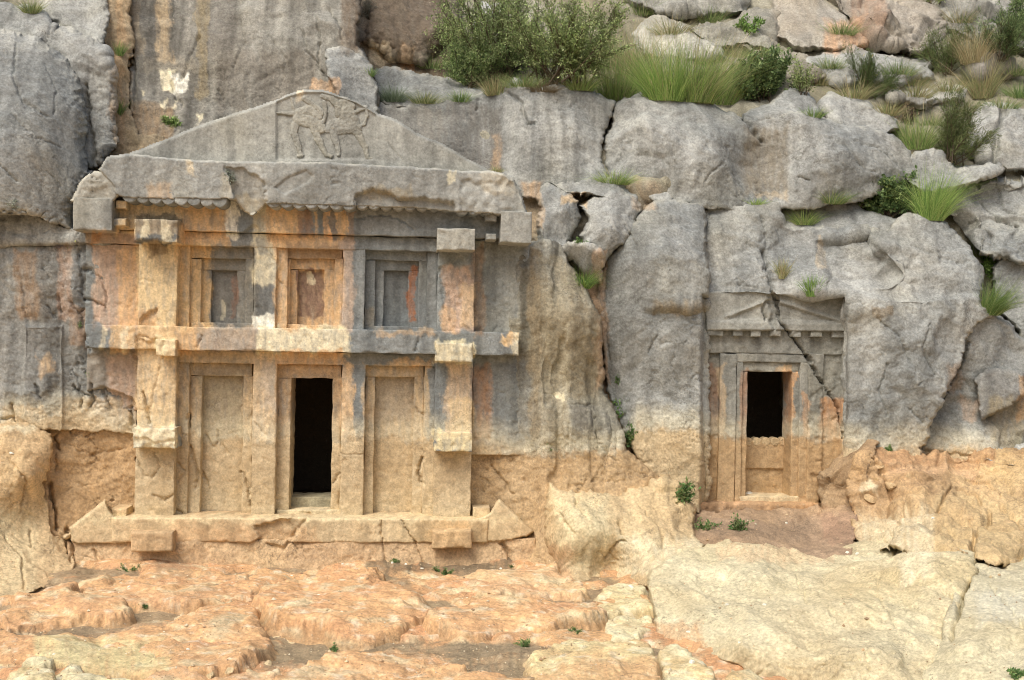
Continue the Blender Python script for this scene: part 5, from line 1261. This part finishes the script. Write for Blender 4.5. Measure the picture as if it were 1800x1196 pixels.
def blades(r_, n, h, spread, rootr, lean, droop, width, cols, seg=4, hmin=.28):
    """n grass blades as tapering strips; returns V, quads, tris, tint"""
    ang = r_.uniform(0, 2 * np.pi, n); rad = np.sqrt(r_.uniform(0, 1, n))
    rx, ry = rootr * rad * np.cos(ang), rootr * .6 * rad * np.sin(ang)
    ln = h * r_.uniform(hmin, 1.0, n)
    out = spread * rad * r_.uniform(.5, 1.3, n)
    ox, oy = out * np.cos(ang) + lean[0] + r_.normal(0, .17, n), out * .6 * np.sin(ang) + lean[1] + r_.normal(0, .10, n)
    dr = droop * r_.uniform(.1, 1.9, n)
    wd = width * r_.uniform(.6, 1.2, n)
    fa = r_.uniform(0, np.pi, n); fx, fy = np.cos(fa) * wd, np.sin(fa) * wd * .5
    V = []; 
    for k in range(seg + 1):
        t = k / seg
        x = rx + ln * (ox * t + ox * dr * t * t); y = ry + ln * (oy * t + oy * dr * t * t)
        z = ln * (t - dr * .45 * t * t * np.minimum(1, np.hypot(ox, oy) * 1.6))
        c = 1 - t ** 1.5 if k < seg else .04
        V.append(np.stack([x - fx * c, y - fy * c, z], 1)); V.append(np.stack([x + fx * c, y + fy * c, z], 1))
    V = np.stack(V, 1)                                  # n, 2*(seg+1), 3
    b = (np.arange(n) * 2 * (seg + 1))[:, None]
    q = np.concatenate([b + np.array([[2 * k, 2 * k + 1, 2 * k + 3, 2 * k + 2]]) for k in range(seg)], 0)
    ci = r_.randint(0, len(cols), n)
    col = np.array(cols)[ci] * r_.uniform(.75, 1.25, (n, 1))
    col = np.repeat(col, 2 * (seg + 1), 0)
    return V.reshape(-1, 3), q, col


def grass_tuft(name, label, px, py, hpx, wpx, cols, n=260, lean=(0, 0), straw=0, straw_h=1.5, droop=.7, seed=0, width=.0038, group='grass tufts on the rocks', category='grass tuft', spread=None):
    r_ = np.random.RandomState(seed + 900)
    P, nor = hit(px, py)
    s = m_per_px(P)
    h, w = hpx * s * (1.3 if hpx >= 60 else 1.0), wpx * s
    n = int(n * 1.4)
    sp = spread if spread is not None else min(1.1, .5 * w / h)
    V, q, c = blades(r_, n, h, sp, w * .28, lean, droop, width, cols)
    if straw:
        V2, q2, c2 = blades(r_, straw, h * straw_h, sp * .7, w * .25, lean, droop * .6, width * .8, [S(214, 190, 136), S(196, 168, 112), S(224, 206, 160)], hmin=.6)
        q = np.concatenate([q, q2 + len(V)]); V = np.concatenate([V, V2]); c = np.concatenate([c, c2])
    o = link(name, make_mesh(name, V, q, None, c, M_LEAF), None, P + np.array([0, .02, -.02]))
    return tag(o, label, category, group)


def tube(pts, rad, k=5):
    pts = np.array(pts); n = len(pts)
    th = np.linspace(0, 2 * np.pi, k, endpoint=False)
    d = np.gradient(pts, axis=0); d /= np.linalg.norm(d, axis=1, keepdims=True) + 1e-9
    a = np.cross(d, [0.3, 0.2, 1.0]); a /= np.linalg.norm(a, axis=1, keepdims=True) + 1e-9
    b = np.cross(d, a)
    V = pts[:, None] + rad[:, None, None] * (np.cos(th)[None, :, None] * a[:, None] + np.sin(th)[None, :, None] * b[:, None])
    i = np.arange(n * k).reshape(n, k)
    q = np.stack([i[:-1], i[1:], np.roll(i[1:], -1, 1), np.roll(i[:-1], -1, 1)], -1).reshape(-1, 4)
    return V.reshape(-1, 3), q


def shrub(name, label, px, py, hpx, wpx, cols, stems=14, twigs=14, leaves=16, leaf=.03, lw=.38, up=.9, seed=0, flowers=0, category='shrub', group='shrubs on the slope', lean=0.0, needle=False, stemcol=S(110, 92, 72), flat=.7):
    r_ = np.random.RandomState(seed + 1700)
    P, nor = hit(px, py)
    s = m_per_px(P)
    h, w = hpx * s, wpx * s * .5
    root = empty(name, P + np.array([0, .03, -.03]))
    tag(root, label, category, group)
    SV, SQ, nS = [], [], 0
    TP, TD = [], []
    for i in range(stems):
        az_ = r_.uniform(0, 2 * np.pi); rr_ = np.sqrt(r_.uniform(0, 1))
        tip = np.array([w * rr_ * np.cos(az_) + lean * h, w * flat * rr_ * np.sin(az_), h * r_.uniform(.55, 1.0) * np.sqrt(max(.12, 1 - (rr_ * .92) ** 2)) + h * .05])
        base = np.array([w * .16 * r_.normal(), w * .1 * r_.normal(), 0])
        mid = (base + tip) * .5 + np.array([0, 0, -h * .06 * rr_]) + r_.normal(0, h * .04, 3)
        t = np.linspace(0, 1, 7)[:, None]
        cur = (1 - t) ** 2 * base + 2 * t * (1 - t) * mid + t ** 2 * tip
        V, q = tube(cur, np.linspace(.011, .003, 7) * max(.5, h), 5)
        SV.append(V); SQ.append(q + nS); nS += len(V)
        for j in range(twigs):
            tt = r_.uniform(.25, 1.0)
            p0 = (1 - tt) ** 2 * base + 2 * tt * (1 - tt) * mid + tt ** 2 * tip
            d = (tip - base); d = d / (np.linalg.norm(d) + 1e-9) * up + r_.normal(0, .55, 3) + np.array([0, 0, .15])
            d /= np.linalg.norm(d)
            L = h * r_.uniform(.12, .26)
            p1 = p0 + d * L
            if p1[2] < .01: p1[2] = .01 + .03 * r_.rand()
            V, q = tube(np.array([p0, (p0 + p1) / 2 + r_.normal(0, .01, 3), p1]), np.array([.0025, .002, .001]) * max(.6, h), 3)
            SV.append(V); SQ.append(q + nS); nS += len(V)
            u = r_.uniform(0.1, 1.05, leaves)[:, None]
            TP.append(p0 + (p1 - p0) * u + r_.normal(0, leaf * .35, (leaves, 3)))
            TD.append(np.tile(d, (leaves, 1)))
    put_ = make_mesh('stem', np.concatenate(SV), np.concatenate(SQ), None, np.tile(stemcol, (nS, 1)) * r_.uniform(.8, 1.2, (nS, 1)), M_LEAF)
    link('stem', put_, root)
    C = np.concatenate(TP); D = np.concatenate(TD); n = len(C)
    ld = D * (1.2 if needle else .6) + r_.normal(0, .6 if needle else .75, (n, 3)); ld /= np.linalg.norm(ld, axis=1, keepdims=True)
    sd = np.cross(ld, r_.normal(size=(n, 3))); sd /= np.linalg.norm(sd, axis=1, keepdims=True)
    L = (leaf * r_.uniform(.6, 1.3, n))[:, None]; Wd = L * lw * .5
    nrm = np.cross(ld, sd)
    V = np.stack([C, C + ld * L * .5 + sd * Wd + nrm * L * .06, C + ld * L, C + ld * L * .5 - sd * Wd + nrm * L * .06], 1).reshape(-1, 3)
    q = np.arange(n * 4).reshape(n, 4)
    ci = r_.randint(0, len(cols), n)
    clump = 1 + .35 * fbm(C[:, 0] * 5, C[:, 2] * 5 + C[:, 1] * 3, 2, seed)
    col = np.array(cols)[ci] * (r_.uniform(.7, 1.3, n) * clump)[:, None]
    if flowers:
        k = r_.choice(n, min(flowers, n), False); col[k] = S(236, 206, 40)
    link('foliage', make_mesh('foliage', V, q, None, np.clip(np.repeat(col, 4, 0), .005, .9), M_LEAF, smooth=False), root)
    return root


G_BR = [S(140, 180, 60), S(166, 200, 74), S(118, 160, 50), S(190, 206, 100)]
G_MID = [S(116, 154, 66), S(142, 174, 76), S(100, 138, 56), S(166, 178, 98)]
G_OL = [S(140, 154, 80), S(166, 170, 98), S(118, 138, 68), S(194, 188, 124)]
G_DRY = [S(196, 172, 120), S(176, 152, 104), S(150, 140, 88), S(208, 190, 142)]
G_BLUE = [S(120, 138, 106), S(140, 154, 122), S(104, 126, 92)]
L_OL = [S(142, 164, 84), S(170, 188, 104), S(116, 140, 66), S(190, 198, 130)]
L_DK = [S(94, 122, 64), S(118, 148, 74), S(78, 104, 54), S(152, 174, 96)]
L_BR = [S(126, 166, 56), S(150, 186, 68), S(106, 148, 48)]
L_FERN = [S(104, 148, 66), S(128, 166, 80), S(86, 124, 56), S(150, 160, 88)]
L_SILV = [S(168, 178, 160), S(148, 162, 144), S(188, 194, 178)]

shrub('shrub', 'large olive green shrub above the concave rock wall, left of the tall grass', 870, 154, 195, 270, L_OL, 40, 28, 26, .038, .40, seed=1)
shrub('shrub', 'bushy olive shrub joined to the right of the largest one', 990, 148, 180, 250, L_OL, 36, 28, 26, .038, .40, seed=2)
shrub('shrub', 'low dark green shrub at the left foot of the largest one', 830, 154, 100, 130, L_DK + L_OL, 18, 22, 24, .036, .42, seed=3)
shrub('shrub', 'round dark glossy bush right of the tall grass', 1345, 178, 96, 140, L_DK, 22, 20, 22, .05, .6, seed=4)
shrub('shrub', 'thin twiggy bush between the dark bush and the pointed rock tip', 1412, 168, 70, 70, L_OL, 10, 12, 10, .035, .4, seed=5, up=1.2)
shrub('shrub', 'needle leaved bush with a few yellow flowers above the pitted boulder', 1520, 172, 96, 120, [S(92, 112, 50), S(112, 132, 56), S(76, 98, 42)], 18, 20, 26, .05, .12, up=1.2, seed=6, flowers=14, needle=True)
shrub('shrub', 'green broom bush beside the blocky reddish rock', 1668, 132, 90, 110, [S(116, 132, 64), S(98, 120, 52), S(136, 146, 78)], 18, 20, 24, .06, .10, up=1.3, seed=7, needle=True)
shrub('shrub', 'dark bush at the upper right edge under the top rocks', 1752, 105, 95, 120, L_DK + [S(96, 110, 60)], 18, 20, 24, .06, .12, up=1.2, seed=8, needle=True)
shrub('shrub', 'dark bush cut by the top right corner', 1800, 66, 90, 120, L_DK, 14, 18, 24, .05, .3, seed=9)
shrub('shrub', 'arching broom bush left of the cracked upper right boulder', 1668, 285, 120, 130, [S(112, 126, 62), S(92, 110, 50), S(132, 138, 78)], 20, 22, 26, .065, .10, up=1.3, seed=10, needle=True, lean=.05)
shrub('shrub', 'pinkish brown dry bush beside the arching broom', 1588, 218, 42, 55, [S(156, 124, 102), S(136, 118, 88), S(176, 146, 122)], 10, 10, 14, .03, .4, seed=11)
shrub('shrub', 'dark leafy bush right of the upper rock wall, above the shelf', 1560, 380, 88, 110, L_DK + [S(84, 120, 56)], 18, 18, 20, .05, .6, seed=12)
shrub('shrub', 'bright green bush in the cleft right of the small tomb rock', 1742, 490, 66, 56, L_BR, 14, 12, 16, .045, .5, seed=13)
shrub('shrub', 'small green bush at the foot of the streaked cliff face', 296, 222, 24, 34, L_BR + L_OL, 10, 8, 10, .04, .4, seed=14, flat=.4)
shrub('shrub', 'grey leafless looking bush at the top left of the largest shrub', 645, 34, 50, 50, [S(150, 148, 132), S(128, 124, 108)], 12, 14, 14, .03, .2, seed=15)
shrub('shrub', 'olive bush hanging from the top edge near the reddish rock', 1645, 6, 40, 90, L_OL, 12, 14, 16, .04, .3, seed=16)
shrub('shrub', 'leafy sapling at the top edge among pale rocks', 1318, 62, 40, 60, L_BR, 8, 8, 12, .05, .5, seed=17)

grass_tuft('grass_tuft', 'blue green grass tuft beside the cracked block above the pediment', 690, 178, 44, 74, G_BLUE, 420, seed=1, droop=1.2)
grass_tuft('grass_tuft', 'olive grass fringe along the top of the concave rock wall', 745, 181, 30, 90, G_OL, 420, seed=2)
grass_tuft('grass_tuft', 'short green grass at the ledge end above the concave wall', 810, 178, 30, 60, G_MID, 260, seed=3)
grass_tuft('grass_tuft', 'straw yellow grass above the ridge of the concave wall', 872, 166, 48, 60, G_DRY + G_OL, 340, seed=4)
grass_tuft('grass_tuft', 'dry brown grass clump on the tip of the concave wall', 955, 160, 28, 70, [S(150, 130, 100), S(130, 112, 84)], 420, seed=5, droop=1.6)
grass_tuft('grass_tuft', 'green grass right of the dry brown clump', 1020, 158, 48, 80, G_BR + G_OL, 420, seed=6)
grass_tuft('grass_tuft', 'tall grass with straw stalks above the left end of the upper rock wall', 1085, 176, 76, 110, G_BR + G_OL, 560, seed=7, straw=110, straw_h=1.7, lean=(.08, -.1))
grass_tuft('grass_tuft', 'tallest straw topped grass behind the upper rock wall point', 1120, 150, 90, 90, G_MID + G_DRY, 500, seed=8, straw=60, straw_h=1.25)
grass_tuft('grass_tuft', 'lush yellow green grass clump in the middle of the tall grass', 1170, 176, 100, 110, G_BR, 760, seed=9, straw=60, straw_h=1.3, lean=(-.12, -.1))
grass_tuft('grass_tuft', 'lush grass clump left of the dark round bush', 1225, 180, 105, 110, G_BR + G_OL, 760, seed=10, straw=70, straw_h=1.25, lean=(.12, -.15))
grass_tuft('grass_tuft', 'fine pale grass clump touching the dark round bush', 1268, 184, 92, 90, G_BR + G_OL, 520, seed=11, straw=60, straw_h=1.3, lean=(.2, -.1))
grass_tuft('grass_tuft', 'green grass behind the large shrub and straw stalks', 1060, 120, 70, 100, G_MID + G_OL, 420, seed=12)
grass_tuft('grass_tuft', 'dry tall grass below the needle leaved bush', 1500, 172, 42, 90, G_DRY + G_OL, 300, seed=13, straw=30)
grass_tuft('grass_tuft', 'pale dry grass strip on the slope right of the needle leaved bush', 1600, 150, 34, 90, G_DRY + G_OL, 340, seed=14)
grass_tuft('grass_tuft', 'pale dry grass below the green broom bush', 1665, 160, 34, 90, G_DRY + G_OL, 340, seed=15)
grass_tuft('grass_tuft', 'arching straw coloured grass left of the dark upper right bush', 1712, 110, 62, 80, G_DRY, 300, seed=16, straw=60, straw_h=1.2)
grass_tuft('grass_tuft', 'tall straw grass on the slope above the cracked boulder', 1728, 172, 74, 60, G_OL + G_DRY, 420, seed=17, straw=40, straw_h=1.3)
grass_tuft('grass_tuft', 'green tuft at the right edge above the cracked boulder', 1795, 172, 44, 70, G_MID, 360, seed=18)
grass_tuft('grass_tuft', 'yellow green grass at the left foot of the arching broom', 1612, 262, 62, 90, G_BR + G_OL, 520, seed=19, straw=30)
grass_tuft('grass_tuft', 'grass between the pitted boulder and the broom', 1430, 205, 26, 50, G_MID, 220, seed=20)
grass_tuft('grass_tuft', 'bright lush grass right of the dark leafy bush', 1638, 386, 92, 76, G_BR, 700, seed=21, lean=(.1, 0), droop=1.0)
grass_tuft('grass_tuft', 'olive grass on the flat tongue of rock', 1686, 336, 40, 60, G_OL, 320, seed=22)
grass_tuft('grass_tuft', 'wispy grass in the hollow left of the dark leafy bush', 1462, 356, 34, 76, G_MID + G_OL, 420, seed=23)
grass_tuft('grass_tuft', 'small grass patch at the foot of the upper rock wall', 1330, 358, 16, 46, G_BR, 200, seed=24)
grass_tuft('grass_tuft', 'rounded grass tuft on the shelf above the small tomb', 1414, 394, 36, 60, G_BR + G_OL, 460, seed=25)
grass_tuft('grass_tuft', 'thin upright tuft in the crack above the small tomb', 1374, 488, 46, 28, G_OL + G_DRY, 180, seed=26, spread=.25)
grass_tuft('grass_tuft', 'bright green tuft growing on the edge of the small pediment', 1427, 519, 46, 28, L_BR, 240, seed=27, spread=.3, width=.007)
grass_tuft('grass_tuft', 'drooping grass tuft at the right shoulder of the small tomb rock', 1742, 552, 66, 60, G_MID, 560, seed=28, lean=(.25, -.2), droop=1.2)
grass_tuft('grass_tuft', 'olive tuft at the foot of the crack between the upper walls', 1080, 322, 36, 90, G_BR + G_OL, 520, seed=29, droop=1.2)
grass_tuft('grass_tuft', 'dry little tuft at the right foot of the pediment', 872, 302, 18, 26, G_OL + G_DRY, 120, seed=30)
grass_tuft('grass_tuft', 'long green grass hanging in the crack beside the buttress', 1028, 505, 50, 36, L_FERN + G_BR, 260, seed=31, droop=1.4, lean=(.1, -.3))
grass_tuft('grass_tuft', 'olive tuft on the boulder at the top left', 54, 22, 34, 48, G_OL, 360, seed=32)
grass_tuft('grass_tuft', 'thin green growth high in the orange gully', 208, 96, 36, 24, G_OL + G_BR, 140, seed=33)
grass_tuft('grass_tuft', 'thin green growth low in the orange gully', 208, 200, 40, 22, G_OL + G_BR, 140, seed=34)
grass_tuft('grass_tuft', 'small green tuft beside the cracked block at the cliff edge', 650, 132, 22, 24, G_MID, 140, seed=35)
grass_tuft('grass_tuft', 'short grass under the large shrub on the slope', 920, 152, 34, 110, G_OL + G_MID, 420, seed=36)
grass_tuft('grass_tuft', 'olive grass above the faceted outcrop', 1700, 262, 34, 60, G_OL + G_MID, 320, seed=37)
grass_tuft('grass_tuft', 'grass at the top edge above the tall straw stalks', 1130, 28, 40, 120, G_OL + G_MID, 420, seed=38)
grass_tuft('grass_tuft', 'grass on the slope behind the needle leaved bush', 1460, 120, 30, 80, G_OL + G_MID, 320, seed=39)

r_s = np.random.RandomState(77)
EXTRA = [(1180, 60, 'above the lush grass clump'), (1250, 40, 'among the pale rocks near the top'), (1290, 100, 'over the dark round bush'), (1340, 100, 'left of the smooth slab foot'), (1440, 150, 'left of the needle leaved bush'), (1580, 130, 'behind the needle leaved bush'), (1610, 170, 'on the low rock in dry grass'), (1630, 100, 'under the blocky reddish rock'),
         (1690, 200, 'above the cracked boulder top'), (1760, 190, 'on the cracked boulder top'), (1560, 200, 'behind the pitted boulder'), (1640, 220, 'left above the arching broom'), (1700, 150, 'right of the green broom bush'), (760, 120, 'left foot of the largest shrub'), (1030, 90, 'right of the bushy olive shrub'), (1780, 130, 'below the dark upper right bush'),
         (1100, 110, 'behind the tallest straw stalks'), (1480, 60, 'under the orange edged slab'), (1690, 40, 'under the top edge olive bush'), (1720, 450, 'in the cleft below the faceted outcrop')]
for i, (x, y, where) in enumerate(EXTRA):
    grass_tuft('grass_tuft', ('short grass ' if i % 2 else 'wispy dry grass ') + where, x, y, 30 + 12 * r_s.rand(), 70 + 40 * r_s.rand(), (G_MID + G_OL) if i % 2 else (G_DRY + G_OL), 300, seed=100 + i, straw=15 * (i % 3 == 0))

WEEDS = [
    ('small fern at the top of the crack between the tombs', 1090, 672, 22, 18), ('leafy fern in the middle of the crack between the tombs', 1090, 742, 52, 34), ('trailing fern low in the crack between the tombs', 1110, 782, 42, 24),
    ('fern hanging at the left edge of the small tomb recess', 1206, 886, 46, 36), ('leafy weed at the left of the small tomb floor', 1246, 930, 26, 48), ('feathery weed at the middle of the small tomb floor', 1302, 934, 32, 40),
    ('tiny plant in the rock right of the large tomb', 965, 792, 24, 16), ('tiny plant left of the middle beam', 137, 578, 16, 14), ('tiny plant in the broken wall left of the tomb', 158, 662, 18, 12),
    ('green weed patch below the left base block', 228, 1006, 18, 60), ('green weed below the right base block', 778, 1010, 20, 42), ('small weed below the middle of the platform', 690, 990, 12, 26), ('weed patch in the soil hollow in front', 922, 1138, 18, 56),
    ('weed in the joint left of the small buff rock', 1010, 1112, 14, 34), ('weed under the front edge of the big orange slab', 585, 1146, 16, 16), ('tiny plant on top of the rock bank', 1563, 794, 18, 14), ('little plant in the gap between left slabs', 248, 1068, 10, 22),
    ('leafy plant at the bottom right corner', 1788, 1194, 26, 40), ('small weed by the crack at the right end of the plinth', 898, 1000, 10, 12), ('small fern on the pile of boulders between the tombs', 1020, 428, 14, 30),
]
for i, (lab, x, y, hp, wp) in enumerate(WEEDS):
    shrub('fern' if 'fern' in lab else 'weed', lab, x, y, hp, wp, L_FERN, 9, 5, 9, max(.018, hp * .0011), .5, up=.7, seed=40 + i, category='fern' if 'fern' in lab else 'weed', group='small plants in cracks and soil', stemcol=S(96, 120, 56), flat=.5)
shrub('silvery_plant', 'silvery plant at the left edge below the huge boulder', 16, 366, 22, 40, L_SILV, 10, 8, 12, .03, .35, seed=70, group='silvery plants', category='plant', flat=.5)
shrub('silvery_plant', 'silvery plant in the break of the eave', 400, 318, 30, 20, L_SILV, 9, 7, 10, .024, .35, seed=71, group='silvery plants', category='plant', flat=.5)
shrub('shrub', 'bare violet twigs with yellow leaves left of the end block', 96, 432, 54, 84, [S(206, 196, 70), S(176, 176, 80)], 16, 5, 2, .03, .6, seed=72, stemcol=S(150, 138, 140), flat=.3, category='plant', group='silvery plants')

# loose stones
STONES = {}
for k, c in (('white', S(236, 228, 208)), ('tan', S(206, 166, 114)), ('buff', S(218, 186, 136))):
    STONES[k] = [stone_mesh('stone', 21 + i + len(k) * 7, c) for i in range(4)]


def stone(label, kind, px, py, size_px, seed, group, category='stone', sq=.75, sink=.25):
    P, nor = hit(px, py)
    s = size_px * m_per_px(P)
    o = link('stone', STONES[kind][seed % 4], None, P - np.array([0, -.2 * s, s * sink]))
    r_ = np.random.RandomState(seed)
    o.scale = (s, s * r_.uniform(.8, 1.1), s * r_.uniform(.7, 1.1) * sq / .75); o.rotation_euler = (r_.uniform(-.3, .3), r_.uniform(-.3, .3), r_.uniform(0, 6.28))
    return tag(o, label, category, group)


WHITES = [(712, 992, 13, 'in the dark soil right of the right base block foot'), (690, 990, 10, 'beside the small weed below the platform middle'), (742, 1000, 8, 'left of the weed below the right base block'), (1110, 1032, 16, 'on the pale flat rock, largest of the white stones'), (1278, 1064, 10, 'near the left end of the pale rock mass'),
          (1345, 1064, 10, 'in the middle of the pale rock mass'), (1210, 1112, 10, 'low on the left flank of the pale rock mass'), (1300, 1130, 9, 'near the front edge of the pale rock mass'), (1640, 912, 11, 'lying on the crumbling rock bank'), (1490, 972, 9, 'left one of a pair near the top of the pale rock mass'), (1508, 974, 10, 'right one of a pair near the top of the pale rock mass'),
          (226, 1032, 9, 'on the orange slab below the left half of the platform'), (330, 1142, 11, 'on the broad slab with pale green crust'), (602, 992, 8, 'in front of the plinth left of the soil patch'), (512, 1012, 7, 'behind the big orange slab'), (560, 1046, 7, 'on top of the big orange slab'), (880, 1000, 7, 'near the crack at the right end of the plinth'),
          (1382, 920, 8, 'on the soil floor of the small tomb'), (20, 796, 12, 'on the large boulder at the left edge'), (1216, 1165, 14, 'on the knobbly rock at the bottom edge'), (95, 1150, 9, 'near the lower left corner on an orange slab')]
for i, (x, y, sz, where) in enumerate(WHITES):
    stone('small white stone ' + where, 'white', x, y, sz, 300 + i, 'small white stones')
ORD = ['leftmost', 'second from left', 'third from left', 'fourth from left', 'fifth from left', 'sixth from left', 'seventh from left', 'eighth from left', 'eighth from right', 'seventh from right', 'sixth from right', 'fifth from right', 'fourth from right', 'third from right', 'second from right', 'rightmost']
BANK = [(1600, 828, 26), (1566, 848, 34), (1540, 838, 22), (1640, 868, 44), (1690, 852, 26), (1730, 860, 30), (1770, 850, 28), (1752, 880, 34), (1700, 900, 40), (1660, 900, 30), (1780, 920, 44), (1620, 905, 36), (1530, 865, 40), (1548, 815, 24), (1664, 830, 20), (1712, 826, 22)]
for i, (x, y, sz) in enumerate(sorted(BANK)):
    stone('tan stone stuck in the crumbling rock bank, ' + ORD[i], 'tan', x, y, sz, 400 + i, 'stones in the rock bank', sink=.45)
BUFF = [(1078, 985, 16, 'topmost of the crumbs below the buff boulder'), (1062, 992, 14, 'left in the crumbs below the buff boulder'), (1092, 978, 12, 'right in the crumbs below the buff boulder'), (1052, 1010, 22, 'largest of the crumbs below the buff boulder'), (1046, 1036, 18, 'beside the pale flat rock'), (402, 1176, 30, 'on the rubbly orange rock, middle one'), (440, 1180, 24, 'on the rubbly orange rock, right one'),
        (366, 1188, 30, 'on the rubbly orange rock, left one'), (470, 1168, 22, 'at the left rim of the front soil hollow'), (508, 1130, 40, 'large one under the front edge of the big orange slab'), (486, 1122, 22, 'small one under the left front edge of the big orange slab'), (945, 1030, 18, 'on the orange apron, right one'), (926, 1040, 14, 'on the orange apron, left one')]
for i, (x, y, sz, where) in enumerate(BUFF):
    stone('buff stone ' + where, 'buff', x, y, sz, 500 + i, 'loose stones among the slabs', sink=.3)
stone('flat white stone on the sill of the small doorway', 'white', 1316, 868, 20, 604, 'small white stones')

# fine gravel and crumbs on the ground: too small to count
rg = np.random.RandomState(9)
Vb = np.array([(1, 0, 0), (-1, 0, 0), (0, 1, 0), (0, -1, 0), (0, 0, .8), (0, 0, -.8)], float)
Tb = np.array([(0, 2, 4), (2, 1, 4), (1, 3, 4), (3, 0, 4), (2, 0, 5), (1, 2, 5), (3, 1, 5), (0, 3, 5)])
GV, GT, GC = [], [], []
n_g = 0
for i in range(2400):
    x = rg.uniform(-20, 1820); y = rg.uniform(985, 1194) if rg.rand() < .78 else rg.uniform(905, 1000)
    if y < 985 and not (1240 < x < 1480): continue
    P, nor = hit(x, y)
    if nor[2] < .55 or (x > 1150 and y > 960 and rg.rand() < .7): continue
    sz = rg.uniform(.003, .010) * (1 + 1.2 * (rg.rand() < .08))
    v = Vb * sz * rg.uniform(.6, 1.4, (6, 3)); a = rg.uniform(0, 6.28)
    v = v @ np.array([[math.cos(a), -math.sin(a), 0], [math.sin(a), math.cos(a), 0], [0, 0, 1]])
    GV.append(v + P + np.array([0, 0, sz * .3])); GT.append(Tb + n_g); n_g += 6
    c = [S(232, 214, 182), S(204, 160, 116), S(176, 140, 104), S(220, 190, 146)][rg.randint(4)]
    GC.append(np.tile(c * rg.uniform(.8, 1.15), (6, 1)))
tag(put('gravel', np.concatenate(GV), None, np.concatenate(GT), np.clip(np.concatenate(GC), .02, .85), M_ROCK, smooth=False), 'fine gravel and stone crumbs strewn over the foreground bedrock', 'gravel', kind='stuff')
